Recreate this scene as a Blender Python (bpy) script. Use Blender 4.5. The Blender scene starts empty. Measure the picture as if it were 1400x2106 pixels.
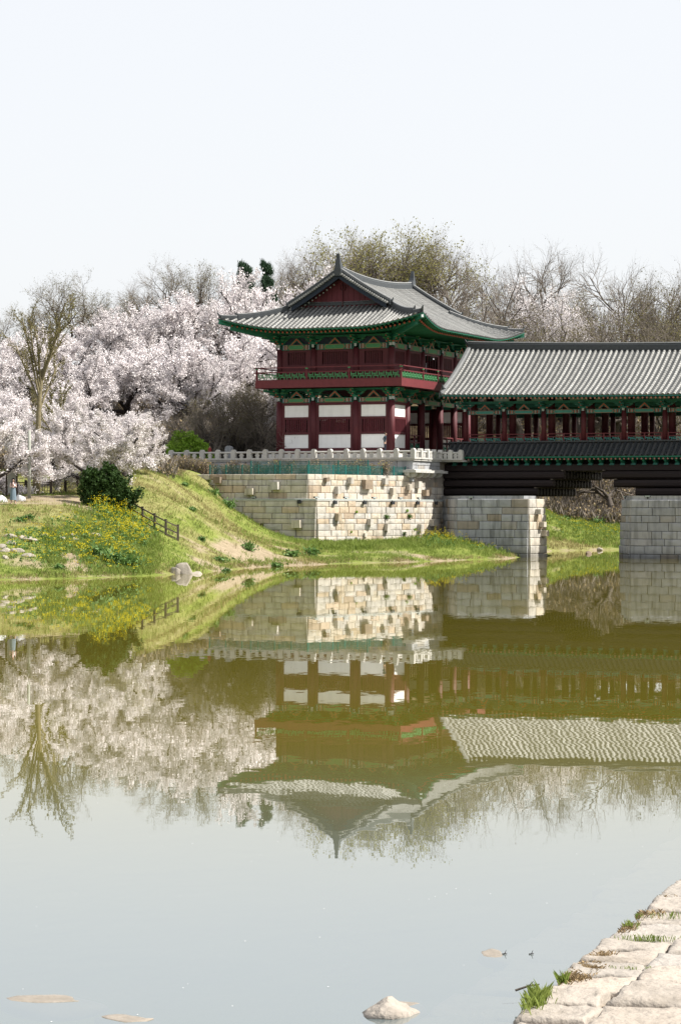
import bpy, math, random
import numpy as np
from mathutils import Vector, Matrix

scene = bpy.context.scene
COL = scene.collection
PI = math.pi

# ---------------------------------------------------------------- camera
CAM_H = 3.65
FPX = 5000.0                       # focal length in photo pixels (photo 1400 x 2106)
cam_data = bpy.data.cameras.new('camera')
cam_data.sensor_fit = 'HORIZONTAL'
cam_data.sensor_width = 24.0
cam_data.lens = 24.0 * FPX / 1400.0
cam_data.clip_start = 0.1
cam_data.clip_end = 6000
cam = bpy.data.objects.new('camera', cam_data)
COL.objects.link(cam)
cam.location = (0, 0, CAM_H)
cam.rotation_euler = (math.radians(89.966), math.radians(-0.16), 0)
scene.camera = cam

# ---------------------------------------------------------------- sky, sun, exposure
SUN_AZ, SUN_EL = math.radians(-6), math.radians(48)      # azimuth from +X
world = bpy.data.worlds.new('World')
scene.world = world
world.use_nodes = True
wn = world.node_tree
bg = wn.nodes['Background']
sky = wn.nodes.new('ShaderNodeTexSky')
sky.sky_type = 'NISHITA'
sky.sun_disc = False
sky.sun_elevation = SUN_EL
sky.sun_rotation = PI / 2 - SUN_AZ
sky.air_density = 1.0
sky.dust_density = 3.2
sky.ozone_density = 1.0
sky.altitude = 0
veil = wn.nodes.new('ShaderNodeMix'); veil.data_type = 'RGBA'; veil.inputs[0].default_value = 0.86   # thin bright veil of high cloud, even all round
wn.links.new(sky.outputs[0], veil.inputs[6]); veil.inputs[7].default_value = (4.38, 4.42, 4.50, 1)
wn.links.new(veil.outputs[2], bg.inputs['Color'])
bg.inputs['Strength'].default_value = 0.12
sun_d = bpy.data.lights.new('sun', 'SUN')
sun_d.energy = 5.0
sun_d.angle = math.radians(0.53)
sun_d.color = (1.0, 0.95, 0.87)
sun = bpy.data.objects.new('sun', sun_d)
COL.objects.link(sun)
tosun = Vector((math.cos(SUN_EL) * math.cos(SUN_AZ), math.cos(SUN_EL) * math.sin(SUN_AZ), math.sin(SUN_EL)))
sun.rotation_euler = (-tosun).to_track_quat('-Z', 'Y').to_euler()
sun.location = (60, -10, 80)
scene.view_settings.view_transform = 'Standard'
scene.view_settings.look = 'None'
scene.view_settings.exposure = 0.9
scene.view_settings.gamma = 1.0
scene.view_settings.use_curve_mapping = False
scene.cycles.use_denoising = True
scene.cycles.max_bounces = 6
scene.cycles.diffuse_bounces = 3
scene.cycles.glossy_bounces = 3
scene.cycles.transparent_max_bounces = 8
scene.cycles.transmission_bounces = 3
scene.cycles.caustics_reflective = False
scene.cycles.caustics_refractive = False

# ---------------------------------------------------------------- helpers
def WX(px, Y): return (px - 700.0) * Y / FPX
def WZ(py, Y): return CAM_H + (1050.0 - py) * Y / FPX

TH = math.radians(24)
CT, ST = math.cos(TH), math.sin(TH)
OX, OY = 4.16, 200.0                # front right corner column of the pavilion
def L2W(a, b): return (OX + a * CT + b * ST, OY - a * ST + b * CT)
def W2L(x, y):
    dx, dy = x - OX, y - OY
    return (dx * CT - dy * ST, dx * ST + dy * CT)

ORG = {}
def setp(o, label=None, cat=None, group=None, kind=None):
    if label: o['label'] = label
    if cat: o['category'] = cat
    if group: o['group'] = group
    if kind: o['kind'] = kind
    return o

def thing(name, label, cat, loc, local=True, group=None, rotz=None):
    """Empty at the base of a thing; loc is given in the building frame (local) or the world."""
    e = bpy.data.objects.new(name, None)
    COL.objects.link(e)
    e.empty_display_size = 0.5
    if local:
        x, y = L2W(loc[0], loc[1])
        e.location = (x, y, loc[2])
        e.rotation_euler = (0, 0, -TH)
    else:
        e.location = loc
        if rotz is not None: e.rotation_euler = (0, 0, rotz)
    ORG[e.name] = Vector(loc)
    return setp(e, label, cat, group)

class MB:
    def __init__(s): s.v = []; s.f = []; s.m = []
    def add(s, vs, fs, m=0):
        n = len(s.v)
        s.v += [tuple(p) for p in vs]
        s.f += [tuple(i + n for i in q) for q in fs]
        s.m += [m] * len(fs)
    def box(s, x0, x1, y0, y1, z0, z1, m=0):
        x0, x1 = min(x0, x1), max(x0, x1); y0, y1 = min(y0, y1), max(y0, y1); z0, z1 = min(z0, z1), max(z0, z1)
        s.add([(x0,y0,z0),(x1,y0,z0),(x1,y1,z0),(x0,y1,z0),(x0,y0,z1),(x1,y0,z1),(x1,y1,z1),(x0,y1,z1)],
              [(0,3,2,1),(4,5,6,7),(0,1,5,4),(1,2,6,5),(2,3,7,6),(3,0,4,7)], m)
    def prism(s, poly, z0, z1, m=0, top=None):
        n = len(poly); t = top or poly
        s.add([(p[0],p[1],z0) for p in poly] + [(p[0],p[1],z1) for p in t],
              [tuple(range(n))[::-1], tuple(range(n, 2*n))] + [(i,(i+1)%n,(i+1)%n+n,i+n) for i in range(n)], m)
    def extr(s, poly3, d, m=0):
        n = len(poly3); d = Vector(d)
        vs = [Vector(p) for p in poly3]; vs += [p + d for p in vs]
        s.add(vs, [tuple(range(n))[::-1], tuple(range(n, 2*n))] + [(i,(i+1)%n,(i+1)%n+n,i+n) for i in range(n)], m)
    def beam(s, p, q, w, h, m=0, up=(0,0,1)):
        p, q = Vector(p), Vector(q); t = (q - p).normalized(); u = Vector(up)
        if abs(t.dot(u)) > .98: u = Vector((1,0,0))
        sd = t.cross(u).normalized(); u2 = sd.cross(t).normalized()
        vs = []
        for c in (p, q):
            for i, j in ((-1,-1),(1,-1),(1,1),(-1,1)): vs.append(c + sd*(i*w/2) + u2*(j*h/2))
        s.add(vs, [(0,1,2,3),(7,6,5,4),(0,4,5,1),(1,5,6,2),(2,6,7,3),(3,7,4,0)], m)
    def tube(s, pts, rs, n=6, m=0, cap=True):
        pts = [Vector(p) for p in pts]; k = len(pts); vs = []
        ref = Vector((0.31, 0.17, 0.93))
        for i, p in enumerate(pts):
            t = (pts[min(i+1,k-1)] - pts[max(i-1,0)]).normalized()
            a = t.cross(ref)
            if a.length < .05: a = t.cross(Vector((1,0,0)))
            a.normalize(); b = t.cross(a)
            for j in range(n):
                an = 2*PI*j/n
                vs.append(p + (a*math.cos(an) + b*math.sin(an))*rs[i])
        fs = []
        for i in range(k-1):
            for j in range(n):
                fs.append((i*n+j, i*n+(j+1)%n, (i+1)*n+(j+1)%n, (i+1)*n+j))
        if cap: fs += [tuple(range(n))[::-1], tuple(range((k-1)*n, k*n))]
        s.add(vs, fs, m)
    def sweep(s, prof, path, m=0, up=(0,0,1), scl=None):
        """closed profile (side, up) swept along path"""
        path = [Vector(p) for p in path]; k = len(path); n = len(prof); vs = []
        u = Vector(up)
        for i, p in enumerate(path):
            t = (path[min(i+1,k-1)] - path[max(i-1,0)]).normalized()
            sd = t.cross(u).normalized()
            f = scl[i] if scl else 1.0
            for a, b in prof: vs.append(p + sd*a*f + u*b*f)
        fs = []
        for i in range(k-1):
            for j in range(n): fs.append((i*n+j, i*n+(j+1)%n, (i+1)*n+(j+1)%n, (i+1)*n+j))
        fs += [tuple(range(n))[::-1], tuple(range((k-1)*n, k*n))]
        s.add(vs, fs, m)
    def grid(s, P, m=0):
        """P: list of rows of points"""
        r, c = len(P), len(P[0])
        s.add([p for row in P for p in row],
              [(i*c+j, i*c+j+1, (i+1)*c+j+1, (i+1)*c+j) for i in range(r-1) for j in range(c-1)], m)
    def mesh(s, name, mats, smooth=False):
        me = bpy.data.meshes.new(name)
        me.from_pydata(s.v, [], s.f)
        if not isinstance(mats, (list, tuple)): mats = [mats]
        for q in mats: me.materials.append(q)
        if len(mats) > 1: me.polygons.foreach_set('material_index', s.m)
        if smooth: me.polygons.foreach_set('use_smooth', [True]*len(s.f))
        me.update()
        return me
    def build(s, name, mats, parent=None, smooth=False):
        return place(s.mesh(name, mats, smooth), name, parent)

def place(me, name, parent=None):
    o = bpy.data.objects.new(name, me); COL.objects.link(o)
    if parent is not None:
        o.parent = parent
        if parent.name in ORG: o.location = -ORG[parent.name]
    return o

def inst(me, name, parent, loc, rot=None, scale=None):
    o = bpy.data.objects.new(name, me); COL.objects.link(o)
    o.parent = parent
    l = Vector(loc)
    if parent is not None and parent.name in ORG: l = l - ORG[parent.name]
    o.location = l
    if rot: o.rotation_euler = rot
    if scale: o.scale = scale
    return o

def np_mesh(name, V, F, mats, mi=None, smooth=False):
    """fast mesh from numpy: V (n,3), F (m,k) with k = 3 or 4"""
    me = bpy.data.meshes.new(name)
    V = np.asarray(V, dtype=np.float32); F = np.asarray(F, dtype=np.int32)
    me.vertices.add(len(V)); me.vertices.foreach_set('co', V.ravel())
    me.loops.add(F.size); me.loops.foreach_set('vertex_index', F.ravel())
    me.polygons.add(len(F))
    k = F.shape[1]
    me.polygons.foreach_set('loop_start', np.arange(0, F.size, k, dtype=np.int32))
    me.polygons.foreach_set('loop_total', np.full(len(F), k, dtype=np.int32))
    if not isinstance(mats, (list, tuple)): mats = [mats]
    for q in mats: me.materials.append(q)
    if mi is not None: me.polygons.foreach_set('material_index', np.asarray(mi, dtype=np.int32))
    if smooth: me.polygons.foreach_set('use_smooth', np.ones(len(F), dtype=bool))
    me.update(calc_edges=True)
    return me

# ---------------------------------------------------------------- materials
def rgba(c): return (c[0], c[1], c[2], 1.0)
def mat(name, c1, c2=None, scale=3.0, rough=0.8, bump=0.0, bscale=20.0, rnd=0.0, stretch=(1,1,1), spec=0.3,
        trans=0.0, c3=None, streak=0.0, metal=0.0, detail=5.0, lo=0.3, hi=0.7, objramp=None, tide=0.0):
    """procedural surface: noise between two colours in world space, per-object value shift, dirt streaks, fine bump"""
    m = bpy.data.materials.new(name); m.use_nodes = True
    nt = m.node_tree; N = nt.nodes; Lk = nt.links
    bs = N['Principled BSDF']
    bs.inputs['Roughness'].default_value = rough
    bs.inputs['Specular IOR Level'].default_value = spec
    bs.inputs['Metallic'].default_value = metal
    geo = N.new('ShaderNodeNewGeometry')
    mp = N.new('ShaderNodeMapping'); mp.inputs['Scale'].default_value = stretch
    Lk.new(geo.outputs['Position'], mp.inputs['Vector'])
    oi = N.new('ShaderNodeObjectInfo')
    nz = N.new('ShaderNodeTexNoise'); nz.inputs['Scale'].default_value = scale; nz.inputs['Detail'].default_value = detail
    nz.inputs['Roughness'].default_value = 0.65
    Lk.new(mp.outputs[0], nz.inputs['Vector'])
    rp = N.new('ShaderNodeValToRGB')
    rp.color_ramp.elements[0].position = lo; rp.color_ramp.elements[1].position = hi
    rp.color_ramp.elements[0].color = rgba(c1); rp.color_ramp.elements[1].color = rgba(c2 or c1)
    if c3:
        e = rp.color_ramp.elements.new((lo + hi) / 2); e.color = rgba(c3)
    Lk.new(nz.outputs['Fac'], rp.inputs['Fac'])
    col = rp.outputs['Color']
    if objramp:
        orp = N.new('ShaderNodeValToRGB'); orp.color_ramp.interpolation = 'LINEAR'
        els = orp.color_ramp.elements
        els[0].position, els[0].color = objramp[0][0], rgba(objramp[0][1])
        els[1].position, els[1].color = objramp[-1][0], rgba(objramp[-1][1])
        for p, c in objramp[1:-1]:
            e = els.new(p); e.color = rgba(c)
        Lk.new(oi.outputs['Random'], orp.inputs['Fac'])
        mx = N.new('ShaderNodeMix'); mx.data_type = 'RGBA'; mx.blend_type = 'MULTIPLY'; mx.inputs[0].default_value = 1.0
        Lk.new(col, mx.inputs[6]); Lk.new(orp.outputs['Color'], mx.inputs[7]); col = mx.outputs[2]
    if rnd:
        mr = N.new('ShaderNodeMapRange'); mr.inputs['To Min'].default_value = 1 - rnd; mr.inputs['To Max'].default_value = 1 + rnd
        Lk.new(oi.outputs['Random'], mr.inputs['Value'])
        hs = N.new('ShaderNodeHueSaturation')
        Lk.new(mr.outputs[0], hs.inputs['Value']); Lk.new(col, hs.inputs['Color']); col = hs.outputs['Color']
    if streak:
        m2 = N.new('ShaderNodeMapping'); m2.inputs['Scale'].default_value = (3.0, 3.0, 0.35)
        Lk.new(geo.outputs['Position'], m2.inputs['Vector'])
        n2 = N.new('ShaderNodeTexNoise'); n2.inputs['Scale'].default_value = 1.0; n2.inputs['Detail'].default_value = 6
        Lk.new(m2.outputs[0], n2.inputs['Vector'])
        r2 = N.new('ShaderNodeMapRange'); r2.inputs['From Min'].default_value = 0.48; r2.inputs['From Max'].default_value = 0.72
        r2.inputs['To Min'].default_value = 1.0; r2.inputs['To Max'].default_value = 1.0 - streak
        Lk.new(n2.outputs['Fac'], r2.inputs['Value'])
        mx2 = N.new('ShaderNodeMix'); mx2.data_type = 'RGBA'; mx2.blend_type = 'MULTIPLY'; mx2.inputs[0].default_value = 1.0
        Lk.new(col, mx2.inputs[6]); Lk.new(r2.outputs[0], mx2.inputs[7]); col = mx2.outputs[2]
    if tide:                                              # damp algae stain above the waterline
        sz = N.new('ShaderNodeSeparateXYZ'); Lk.new(geo.outputs['Position'], sz.inputs[0])
        ma = N.new('ShaderNodeMath'); ma.operation = 'MULTIPLY_ADD'; ma.inputs[1].default_value = .7; Lk.new(nz.outputs['Fac'], ma.inputs[0]); Lk.new(sz.outputs[2], ma.inputs[2])
        r4 = N.new('ShaderNodeMapRange'); r4.inputs['From Min'].default_value = .55; r4.inputs['From Max'].default_value = 1.0; r4.inputs['To Min'].default_value = 1-tide; r4.inputs['To Max'].default_value = 1.0
        Lk.new(ma.outputs[0], r4.inputs['Value'])
        mx3 = N.new('ShaderNodeMix'); mx3.data_type = 'RGBA'; mx3.blend_type = 'MULTIPLY'; mx3.inputs[0].default_value = 1.0
        Lk.new(col, mx3.inputs[6]); Lk.new(r4.outputs[0], mx3.inputs[7]); col = mx3.outputs[2]
    Lk.new(col, bs.inputs['Base Color'])
    if bump:
        n3 = N.new('ShaderNodeTexNoise'); n3.inputs['Scale'].default_value = bscale; n3.inputs['Detail'].default_value = 6
        Lk.new(mp.outputs[0], n3.inputs['Vector'])
        bp = N.new('ShaderNodeBump'); bp.inputs['Strength'].default_value = 1.0; bp.inputs['Distance'].default_value = bump
        Lk.new(n3.outputs['Fac'], bp.inputs['Height']); Lk.new(bp.outputs[0], bs.inputs['Normal'])
    if trans:
        tr = N.new('ShaderNodeBsdfTranslucent'); Lk.new(col, tr.inputs['Color'])
        ms = N.new('ShaderNodeMixShader'); ms.inputs[0].default_value = trans
        Lk.new(bs.outputs[0], ms.inputs[1]); Lk.new(tr.outputs[0], ms.inputs[2])
        Lk.new(ms.outputs[0], N['Material Output'].inputs['Surface'])
    return m

M = {}
M['red'] = mat('red_timber', (.088,.0155,.021), (.064,.012,.016), scale=2.5, rough=.62, stretch=(1,1,.4), rnd=.08, bump=.004, bscale=9)
M['red_dark'] = mat('red_timber_boards', (.105,.017,.024), (.075,.013,.019), scale=4, rough=.65, stretch=(4,4,.5), rnd=.15)
M['rail_red'] = mat('red_rail_timber', (.135,.026,.031), (.10,.02,.025), scale=3, rough=.6, rnd=.06)
M['fascia'] = mat('red_fascia_timber', (.155,.030,.035), (.118,.023,.028), scale=3, rough=.6, rnd=.06, streak=.15)
M['brown'] = mat('dark_brown_timber', (.018,.011,.0105), (.011,.0075,.0075), scale=3, rough=.75, rnd=.2, stretch=(.5,.5,3))
M['green'] = mat('green_painted_timber', (.016,.150,.090), (.011,.105,.066), scale=4, rough=.6, rnd=.12)
M['green_l'] = mat('yellow_green_paint', (.070,.245,.105), (.05,.185,.08), scale=5, rough=.6)
M['teal'] = mat('teal_painted_timber', (.028,.16,.135), (.018,.11,.10), scale=4, rough=.6, rnd=.12)
M['teal_l'] = mat('pale_teal_paint', (.07,.26,.23), (.05,.2,.18), scale=4, rough=.6, rnd=.1)
M['navy'] = mat('blue_black_paint', (.012,.02,.035), (.02,.03,.045), scale=4, rough=.7)
M['orange'] = mat('orange_paint', (.40,.105,.055), (.33,.085,.05), scale=6, rough=.6)
M['pink'] = mat('pink_paint', (.42,.20,.17), (.34,.16,.14), scale=6, rough=.6, rnd=.1)
M['pale'] = mat('pale_grey_paint', (.42,.46,.45), (.34,.38,.38), scale=6, rough=.6)
M['white'] = mat('white_plaster', (.80,.80,.79), (.75,.75,.74), scale=1.2, rough=.85, streak=.07)
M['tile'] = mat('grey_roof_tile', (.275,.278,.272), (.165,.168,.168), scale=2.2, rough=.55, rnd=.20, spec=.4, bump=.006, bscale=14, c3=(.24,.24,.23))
M['tile_d'] = mat('ridge_and_shaded_pent_tile', (.055,.062,.068), (.036,.041,.047), scale=5, rough=.6, rnd=.12, spec=.35)
M['tile_top'] = mat('weathered_ridge_cap', (.20,.205,.205), (.13,.135,.14), scale=5, rough=.6, rnd=.1)
M['deck'] = mat('roof_pan_tile', (.085,.088,.088), (.055,.058,.06), scale=3, rough=.7)
M['soffit'] = mat('green_soffit', (.012,.13,.075), (.008,.09,.055), scale=4, rough=.7)
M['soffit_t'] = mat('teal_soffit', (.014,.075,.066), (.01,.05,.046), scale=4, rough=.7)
M['stone'] = mat('granite_block', (.52,.495,.455), (.42,.40,.36), scale=1.6, rough=.85, bump=.016, bscale=11, streak=.46, rnd=.13, tide=.45, c3=(.49,.465,.425),
    objramp=[(0,(1,1,1)),(.45,(1,.98,.95)),(.62,(.92,.86,.76)),(.74,(1.02,.98,.9)),(.86,(.78,.67,.53)),(.93,(.97,.83,.70)),(1,(.62,.52,.42))])
M['stone_n'] = mat('pale_new_granite', (.52,.51,.48), (.43,.42,.395), scale=2.5, rough=.8, bump=.006, bscale=18, streak=.22, rnd=.06)
M['stone_g'] = mat('grey_granite', (.36,.37,.385), (.29,.30,.315), scale=1.5, rough=.85, bump=.014, bscale=11, streak=.42, rnd=.16, tide=.5,
    objramp=[(0,(1,1,1)),(.6,(1,1,1.02)),(.82,(.9,.88,.85)),(.92,(.72,.60,.46)),(1,(.98,1,1.05))])
M['stone_b'] = mat('brown_rough_stone', (.30,.235,.17), (.19,.15,.115), scale=3, rough=.9, bump=.02, bscale=8, rnd=.25)
M['mortar'] = mat('dark_joint_fill', (.17,.16,.14), (.12,.115,.10), scale=5, rough=.95)  # dark fill of wall cores and block joints
M['soil'] = mat('bare_soil', (.36,.29,.19), (.27,.21,.13), scale=2.5, rough=.95, bump=.02)
M['metal_g'] = mat('green_coated_wire', (.012,.135,.125), (.01,.11,.10), scale=3, rough=.5)
M['metal_d'] = mat('dark_lamp_housing', (.03,.034,.038), (.022,.024,.027), scale=5, rough=.5)
M['metal_p'] = mat('pale_conduit_metal', (.42,.47,.46), (.34,.39,.38), scale=4, rough=.5)
M['wood_d'] = mat('weathered_dark_wood', (.055,.042,.035), (.035,.027,.023), scale=5, rough=.8, stretch=(2,2,.4), rnd=.15)
M['wood_g'] = mat('weathered_grey_wood', (.115,.095,.078), (.075,.062,.052), scale=6, rough=.85, rnd=.15)
# ================================================================ GROUND
GP = []                                                   # (X, Y, Z)
def g(px, Y, Z): GP.append((WX(px, Y), Y, Z))
for px, prof in {
    -500: [(112,0),(120,1.2),(132,2.8),(145,3.9),(160,4.0),(176,6.2),(200,7.6),(225,11),(255,16),(295,20)],
    -200: [(119,0),(127,1.2),(136,2.6),(147,3.9),(160,4.6),(175,6.2),(200,7.6),(222,10.5),(252,16),(292,20)],
    0: [(126,0),(133,1.25),(140,2.6),(147,3.85),(152,4.1),(158,4.6),(164,4.8),(174,6.25),(186,6.7),(202,7.9),(222,10.6),(252,16),(292,20)],
    150: [(129,0),(136,1.3),(144,2.9),(150,3.95),(157,4.5),(163,4.85),(173,6.25),(186,6.7),(205,8.2),(250,16.5),(292,20.5)],
    250: [(132.5,0),(140,1.3),(148,2.6),(157,4.0),(168,6.0),(176,6.35),(190,6.65),(215,9.5),(250,17)],
    330: [(136,0),(143,.95),(152,2.3),(163,4.7),(172,6.1),(185,6.5),(200,6.7),(230,12)],
    420: [(143.5,0),(150,.7),(158,1.7),(168,3.3),(180,5.1),(190,6.1),(195,6.4),(212,7.6),(240,14)],
    450: [(189.5,4.8),(200,6)],
    480: [(189,3.75),(178,2.6)],
    511: [(188.7,3.2),(200,4)],
    546: [(188.2,2.35)],
    567: [(188,1.85)],
    520: [(154.7,0),(162,.7),(172,1.5),(181,2.3),(225,9)],
    600: [(160,0),(172,.8),(181,1.2),(187.5,1.5),(205,4),(225,8),(250,14),(290,21)],
    650: [(162.5,0),(175,.75),(186,1.15)],
    800: [(170.6,0),(180,.85),(192,1.25),(210,3.0),(240,9),(262,14),(295,21)],
    950: [(179.5,0),(187,.8),(198,1.2),(215,2.5),(236,6),(260,12),(298,20)],
    1120: [(199,.12)],
    1060: [(188,0),(194,.45),(202,.3),(222,2.0),(245,6.2),(262,11),(298,19)],
    1130: [(206,-.5),(222,0),(233,1.6),(246,3.2),(262,9),(290,17)],
    1200: [(226,0),(236,1.5),(248,3.0),(264,9),(292,17)],
    1277: [(230,0),(239,1.4),(250,2.8),(267,9),(294,17)],
    1400: [(236,0),(244,1.3),(254,2.8),(272,9),(296,17)],
    1650: [(246,0),(254,1.4),(264,3),(282,9),(300,16)],
}.items():
    for Y, Z in prof: g(px, Y, Z)
for px, Y, Z in [(0,116,-.9),(-300,106,-1),(300,124,-.9),(450,140,-.6),(600,150,-.7),(750,160,-.7),(900,168,-.7),(1030,180,-.5),(1120,192,-.6),
                 (1150,212,-.6),(1250,218,-.7),(1300,190,-1.2),(1400,222,-.9),(1550,228,-1),(1400,170,-1.4),(1000,150,-1.4),(700,130,-1.4),(300,105,-1.4),
                 (0,85,-1.4),(700,90,-1.4),(1400,110,-1.4),(0,50,-1.3),(1600,80,-1.0),(700,50,-1.2)]:
    g(px, Y, Z)
# the near bank on the camera's side: its edge runs from (-4,0) through (3.2,23) and on to the right
for Y in (-15, 0, 10, 17, 23, 32, 45, 65, 90):
    xe = 1.1 + (Y - 16.2) * 0.317
    GP += [(xe - 6, Y, -1.1), (xe - 2.2, Y, -.75), (xe + .3, Y, -.30), (xe + 3, Y, .30), (xe + 7, Y, 1.3), (xe + 18, Y, 2.2)]
GP = np.array(GP)
_sc = 30.0
def _U(r2): return np.where(r2 > 1e-9, r2 * np.log(np.maximum(r2, 1e-9)), 0.0)
def _fit():
    x = GP[:, :2] / _sc; n = len(x)
    d2 = ((x[:, None] - x[None]) ** 2).sum(-1)
    K = _U(d2) + np.eye(n) * 2e-3
    Pm = np.hstack([np.ones((n, 1)), x])
    A = np.zeros((n+3, n+3)); A[:n,:n] = K; A[:n,n:] = Pm; A[n:,:n] = Pm.T
    rhs = np.concatenate([GP[:, 2], np.zeros(3)])
    return np.linalg.solve(A, rhs)
_W = _fit()
def H(X, Y):
    """ground height at world X, Y (arrays)"""
    X = np.asarray(X, float); Y = np.asarray(Y, float)
    sh = X.shape; X = X.ravel(); Y = Y.ravel()
    # stay inside the fitted fan of control points
    Yc = np.clip(Y, -15, 296); Xc = np.clip(X, np.maximum(-0.24*Yc - 2, -58), np.where(Yc > 95, np.maximum(0.19*Yc, 0), 0.317*Yc + 14))
    x = np.stack([Xc, Yc], 1) / _sc; c = GP[:, :2] / _sc
    out = np.empty(len(x))
    for i in range(0, len(x), 20000):
        s = x[i:i+20000]
        d2 = ((s[:, None] - c[None]) ** 2).sum(-1)
        out[i:i+20000] = _U(d2) @ _W[:len(c)] + _W[len(c)] + s @ _W[len(c)+1:]
    out = np.clip(out, -1.6, 22)
    out -= np.clip((Y - 305) / 90, 0, 1) * 18            # the hill falls away behind its crest
    # small unevenness on land
    land = np.clip((out + .15) / .5, 0, 1)
    out += land * (.05*np.sin(X*1.9 + 1.3*np.sin(Y*.7)) * np.sin(Y*1.3 + .8*np.sin(X*.9)) + .07*np.sin(X*.53 + Y*.31) * np.sin(Y*.47 - X*.21))
    return out.reshape(sh)
def h1(x, y): return float(H(np.array([x]), np.array([y]))[0])

def axis(a, b, step, lo, hi, grow=1.35):
    v = list(np.arange(a, b + 1e-6, step))
    s = step; x = b
    while x < hi: s *= grow; x += s; v.append(x)
    s = step; x = a; pre = []
    while x > lo: s *= grow; x -= s; pre.append(x)
    return np.array(pre[::-1] + v)
gx = axis(-46, 56, .62, -2500, 2500); gy = axis(100, 300, .75, 30, 4000)
gy = np.concatenate([np.array([-900, -300, -100, -40, -15, -8, -4, 0, 3, 6, 9, 12, 14, 16, 18, 20, 22, 24, 26, 28]), gy[gy > 29.5]])
XX, YY = np.meshgrid(gx, gy)
ZZ = H(XX, YY)
V = np.stack([XX, YY, ZZ], -1).reshape(-1, 3)
nc = len(gx); nr = len(gy)
ii, jj = np.meshgrid(np.arange(nr-1), np.arange(nc-1), indexing='ij')
q = (ii*nc + jj).ravel()
F = np.stack([q, q+1, q+nc+1, q+nc], 1)

def npnoise(x, y, s, seed=0):
    """cheap smooth value noise in 0..1"""
    x = np.asarray(x, float)/s; y = np.asarray(y, float)/s
    xi = np.floor(x).astype(int); yi = np.floor(y).astype(int); xf = x-xi; yf = y-yi
    xf = xf*xf*(3-2*xf); yf = yf*yf*(3-2*yf)
    def hsh(a, b):
        n = (a*374761393 + b*668265263 + seed*974634777) & 0xffffffff
        n = ((n ^ (n >> 13)) * 1274126177) & 0xffffffff
        return ((n ^ (n >> 16)) & 0xffff) / 65535.0
    return (hsh(xi,yi)*(1-xf)+hsh(xi+1,yi)*xf)*(1-yf) + (hsh(xi,yi+1)*(1-xf)+hsh(xi+1,yi+1)*xf)*yf

# what grows where on the banks: layout drawn on a plan, in (column, depth) of the valley
def plan(X, Y): return 700 + X/Y*FPX
def blob(X, Y, cx, cy, rx, ry):
    return np.exp(-(((plan(X, Y)-cx)/rx)**2 + ((Y-cy)/ry)**2)*1.4)
def sand_w(X, Y, Z):
    s = blob(X,Y,520,159,125,8)*1.0 + blob(X,Y,585,172,60,3.5)*.9 + blob(X,Y,600,163,90,2.5)*.8 + blob(X,Y,900,177,240,1.8)*.7 + blob(X,Y,420,148,50,3)*.7
    s += blob(X,Y,1040,187,60,3)*.8 + blob(X,Y,150,133,45,3)*1.2 + blob(X,Y,60,131,60,2.5)*.6
    pth = np.clip(1-np.abs(Y-153.5)/6.2, 0, 1)*np.clip((215-plan(X,Y))/60, 0, 1)
    s = s + pth*1.6
    s = s + np.clip(1-np.abs(Z-.08)/.16, 0, 1)*.55
    return np.clip(s*1.1 + (npnoise(X,Y,1.5,3)-.5)*1.0 + (npnoise(X,Y,.8,4)-.5)*.5 - .08, 0, 1)
def green_w(X, Y, Z):
    p = plan(X, Y)
    w = .50 + .45*(npnoise(X,Y,5,5)-.5)*2 + .3*(npnoise(X,Y,2.2,6)-.5)*2
    w = w + blob(X,Y,230,141,130,9)*.9 + blob(X,Y,330,150,90,9)*.5 + blob(X,Y,400,168,60,9)*.35 + blob(X,Y,760,184,220,8)*1.0 + blob(X,Y,950,186,120,7)*.9
    w = w + np.clip((p-1080)/40,0,1)*np.clip((Y-225)/6,0,1)*.9 - np.clip((p-1080)/40,0,1)*blob(X,Y,1200,228,160,4)*1.3
    w = w + np.clip((250-p)/60,0,1)*np.clip((142-Y)/6,0,1)*.45
    w = w - blob(X,Y,420,175,90,10)*.55 - blob(X,Y,90,146,110,3)*.4 - blob(X,Y,330,168,80,6)*.3
    return np.clip(w + (npnoise(X,Y,1.2,9)-.5)*.5, 0, 1)
Xf, Yf, Zf = V[:,0], V[:,1], V[:,2]
sw = sand_w(Xf, np.maximum(Yf, 20), Zf); gw = green_w(Xf, np.maximum(Yf, 20), Zf)
hillw = np.clip((Yf-np.where(plan(Xf,np.maximum(Yf,20)) < 380, 181, 205))/6, 0, 1)*np.clip((Zf-3.2)/1.5, 0, 1)
gm = bpy.data.materials.new('bank_earth'); gm.use_nodes = True
nt = gm.node_tree; N = nt.nodes; Lk = nt.links; bs = N['Principled BSDF']
bs.inputs['Roughness'].default_value = .95; bs.inputs['Specular IOR Level'].default_value = .1
at = N.new('ShaderNodeAttribute'); at.attribute_name = 'cover'
sp = N.new('ShaderNodeSeparateColor'); Lk.new(at.outputs['Color'], sp.inputs[0])
geo = N.new('ShaderNodeNewGeometry')
def noise(scale, det=6):
    n = N.new('ShaderNodeTexNoise'); n.inputs['Scale'].default_value = scale; n.inputs['Detail'].default_value = det; n.inputs['Roughness'].default_value = .7
    Lk.new(geo.outputs['Position'], n.inputs['Vector']); return n.outputs['Fac']
def ramp(fac, stops):
    r = N.new('ShaderNodeValToRGB'); e = r.color_ramp.elements
    e[0].position, e[0].color = stops[0][0], rgba(stops[0][1]); e[1].position, e[1].color = stops[-1][0], rgba(stops[-1][1])
    for p, c in stops[1:-1]: x = e.new(p); x.color = rgba(c)
    Lk.new(fac, r.inputs[0]); return r.outputs[0]
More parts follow.
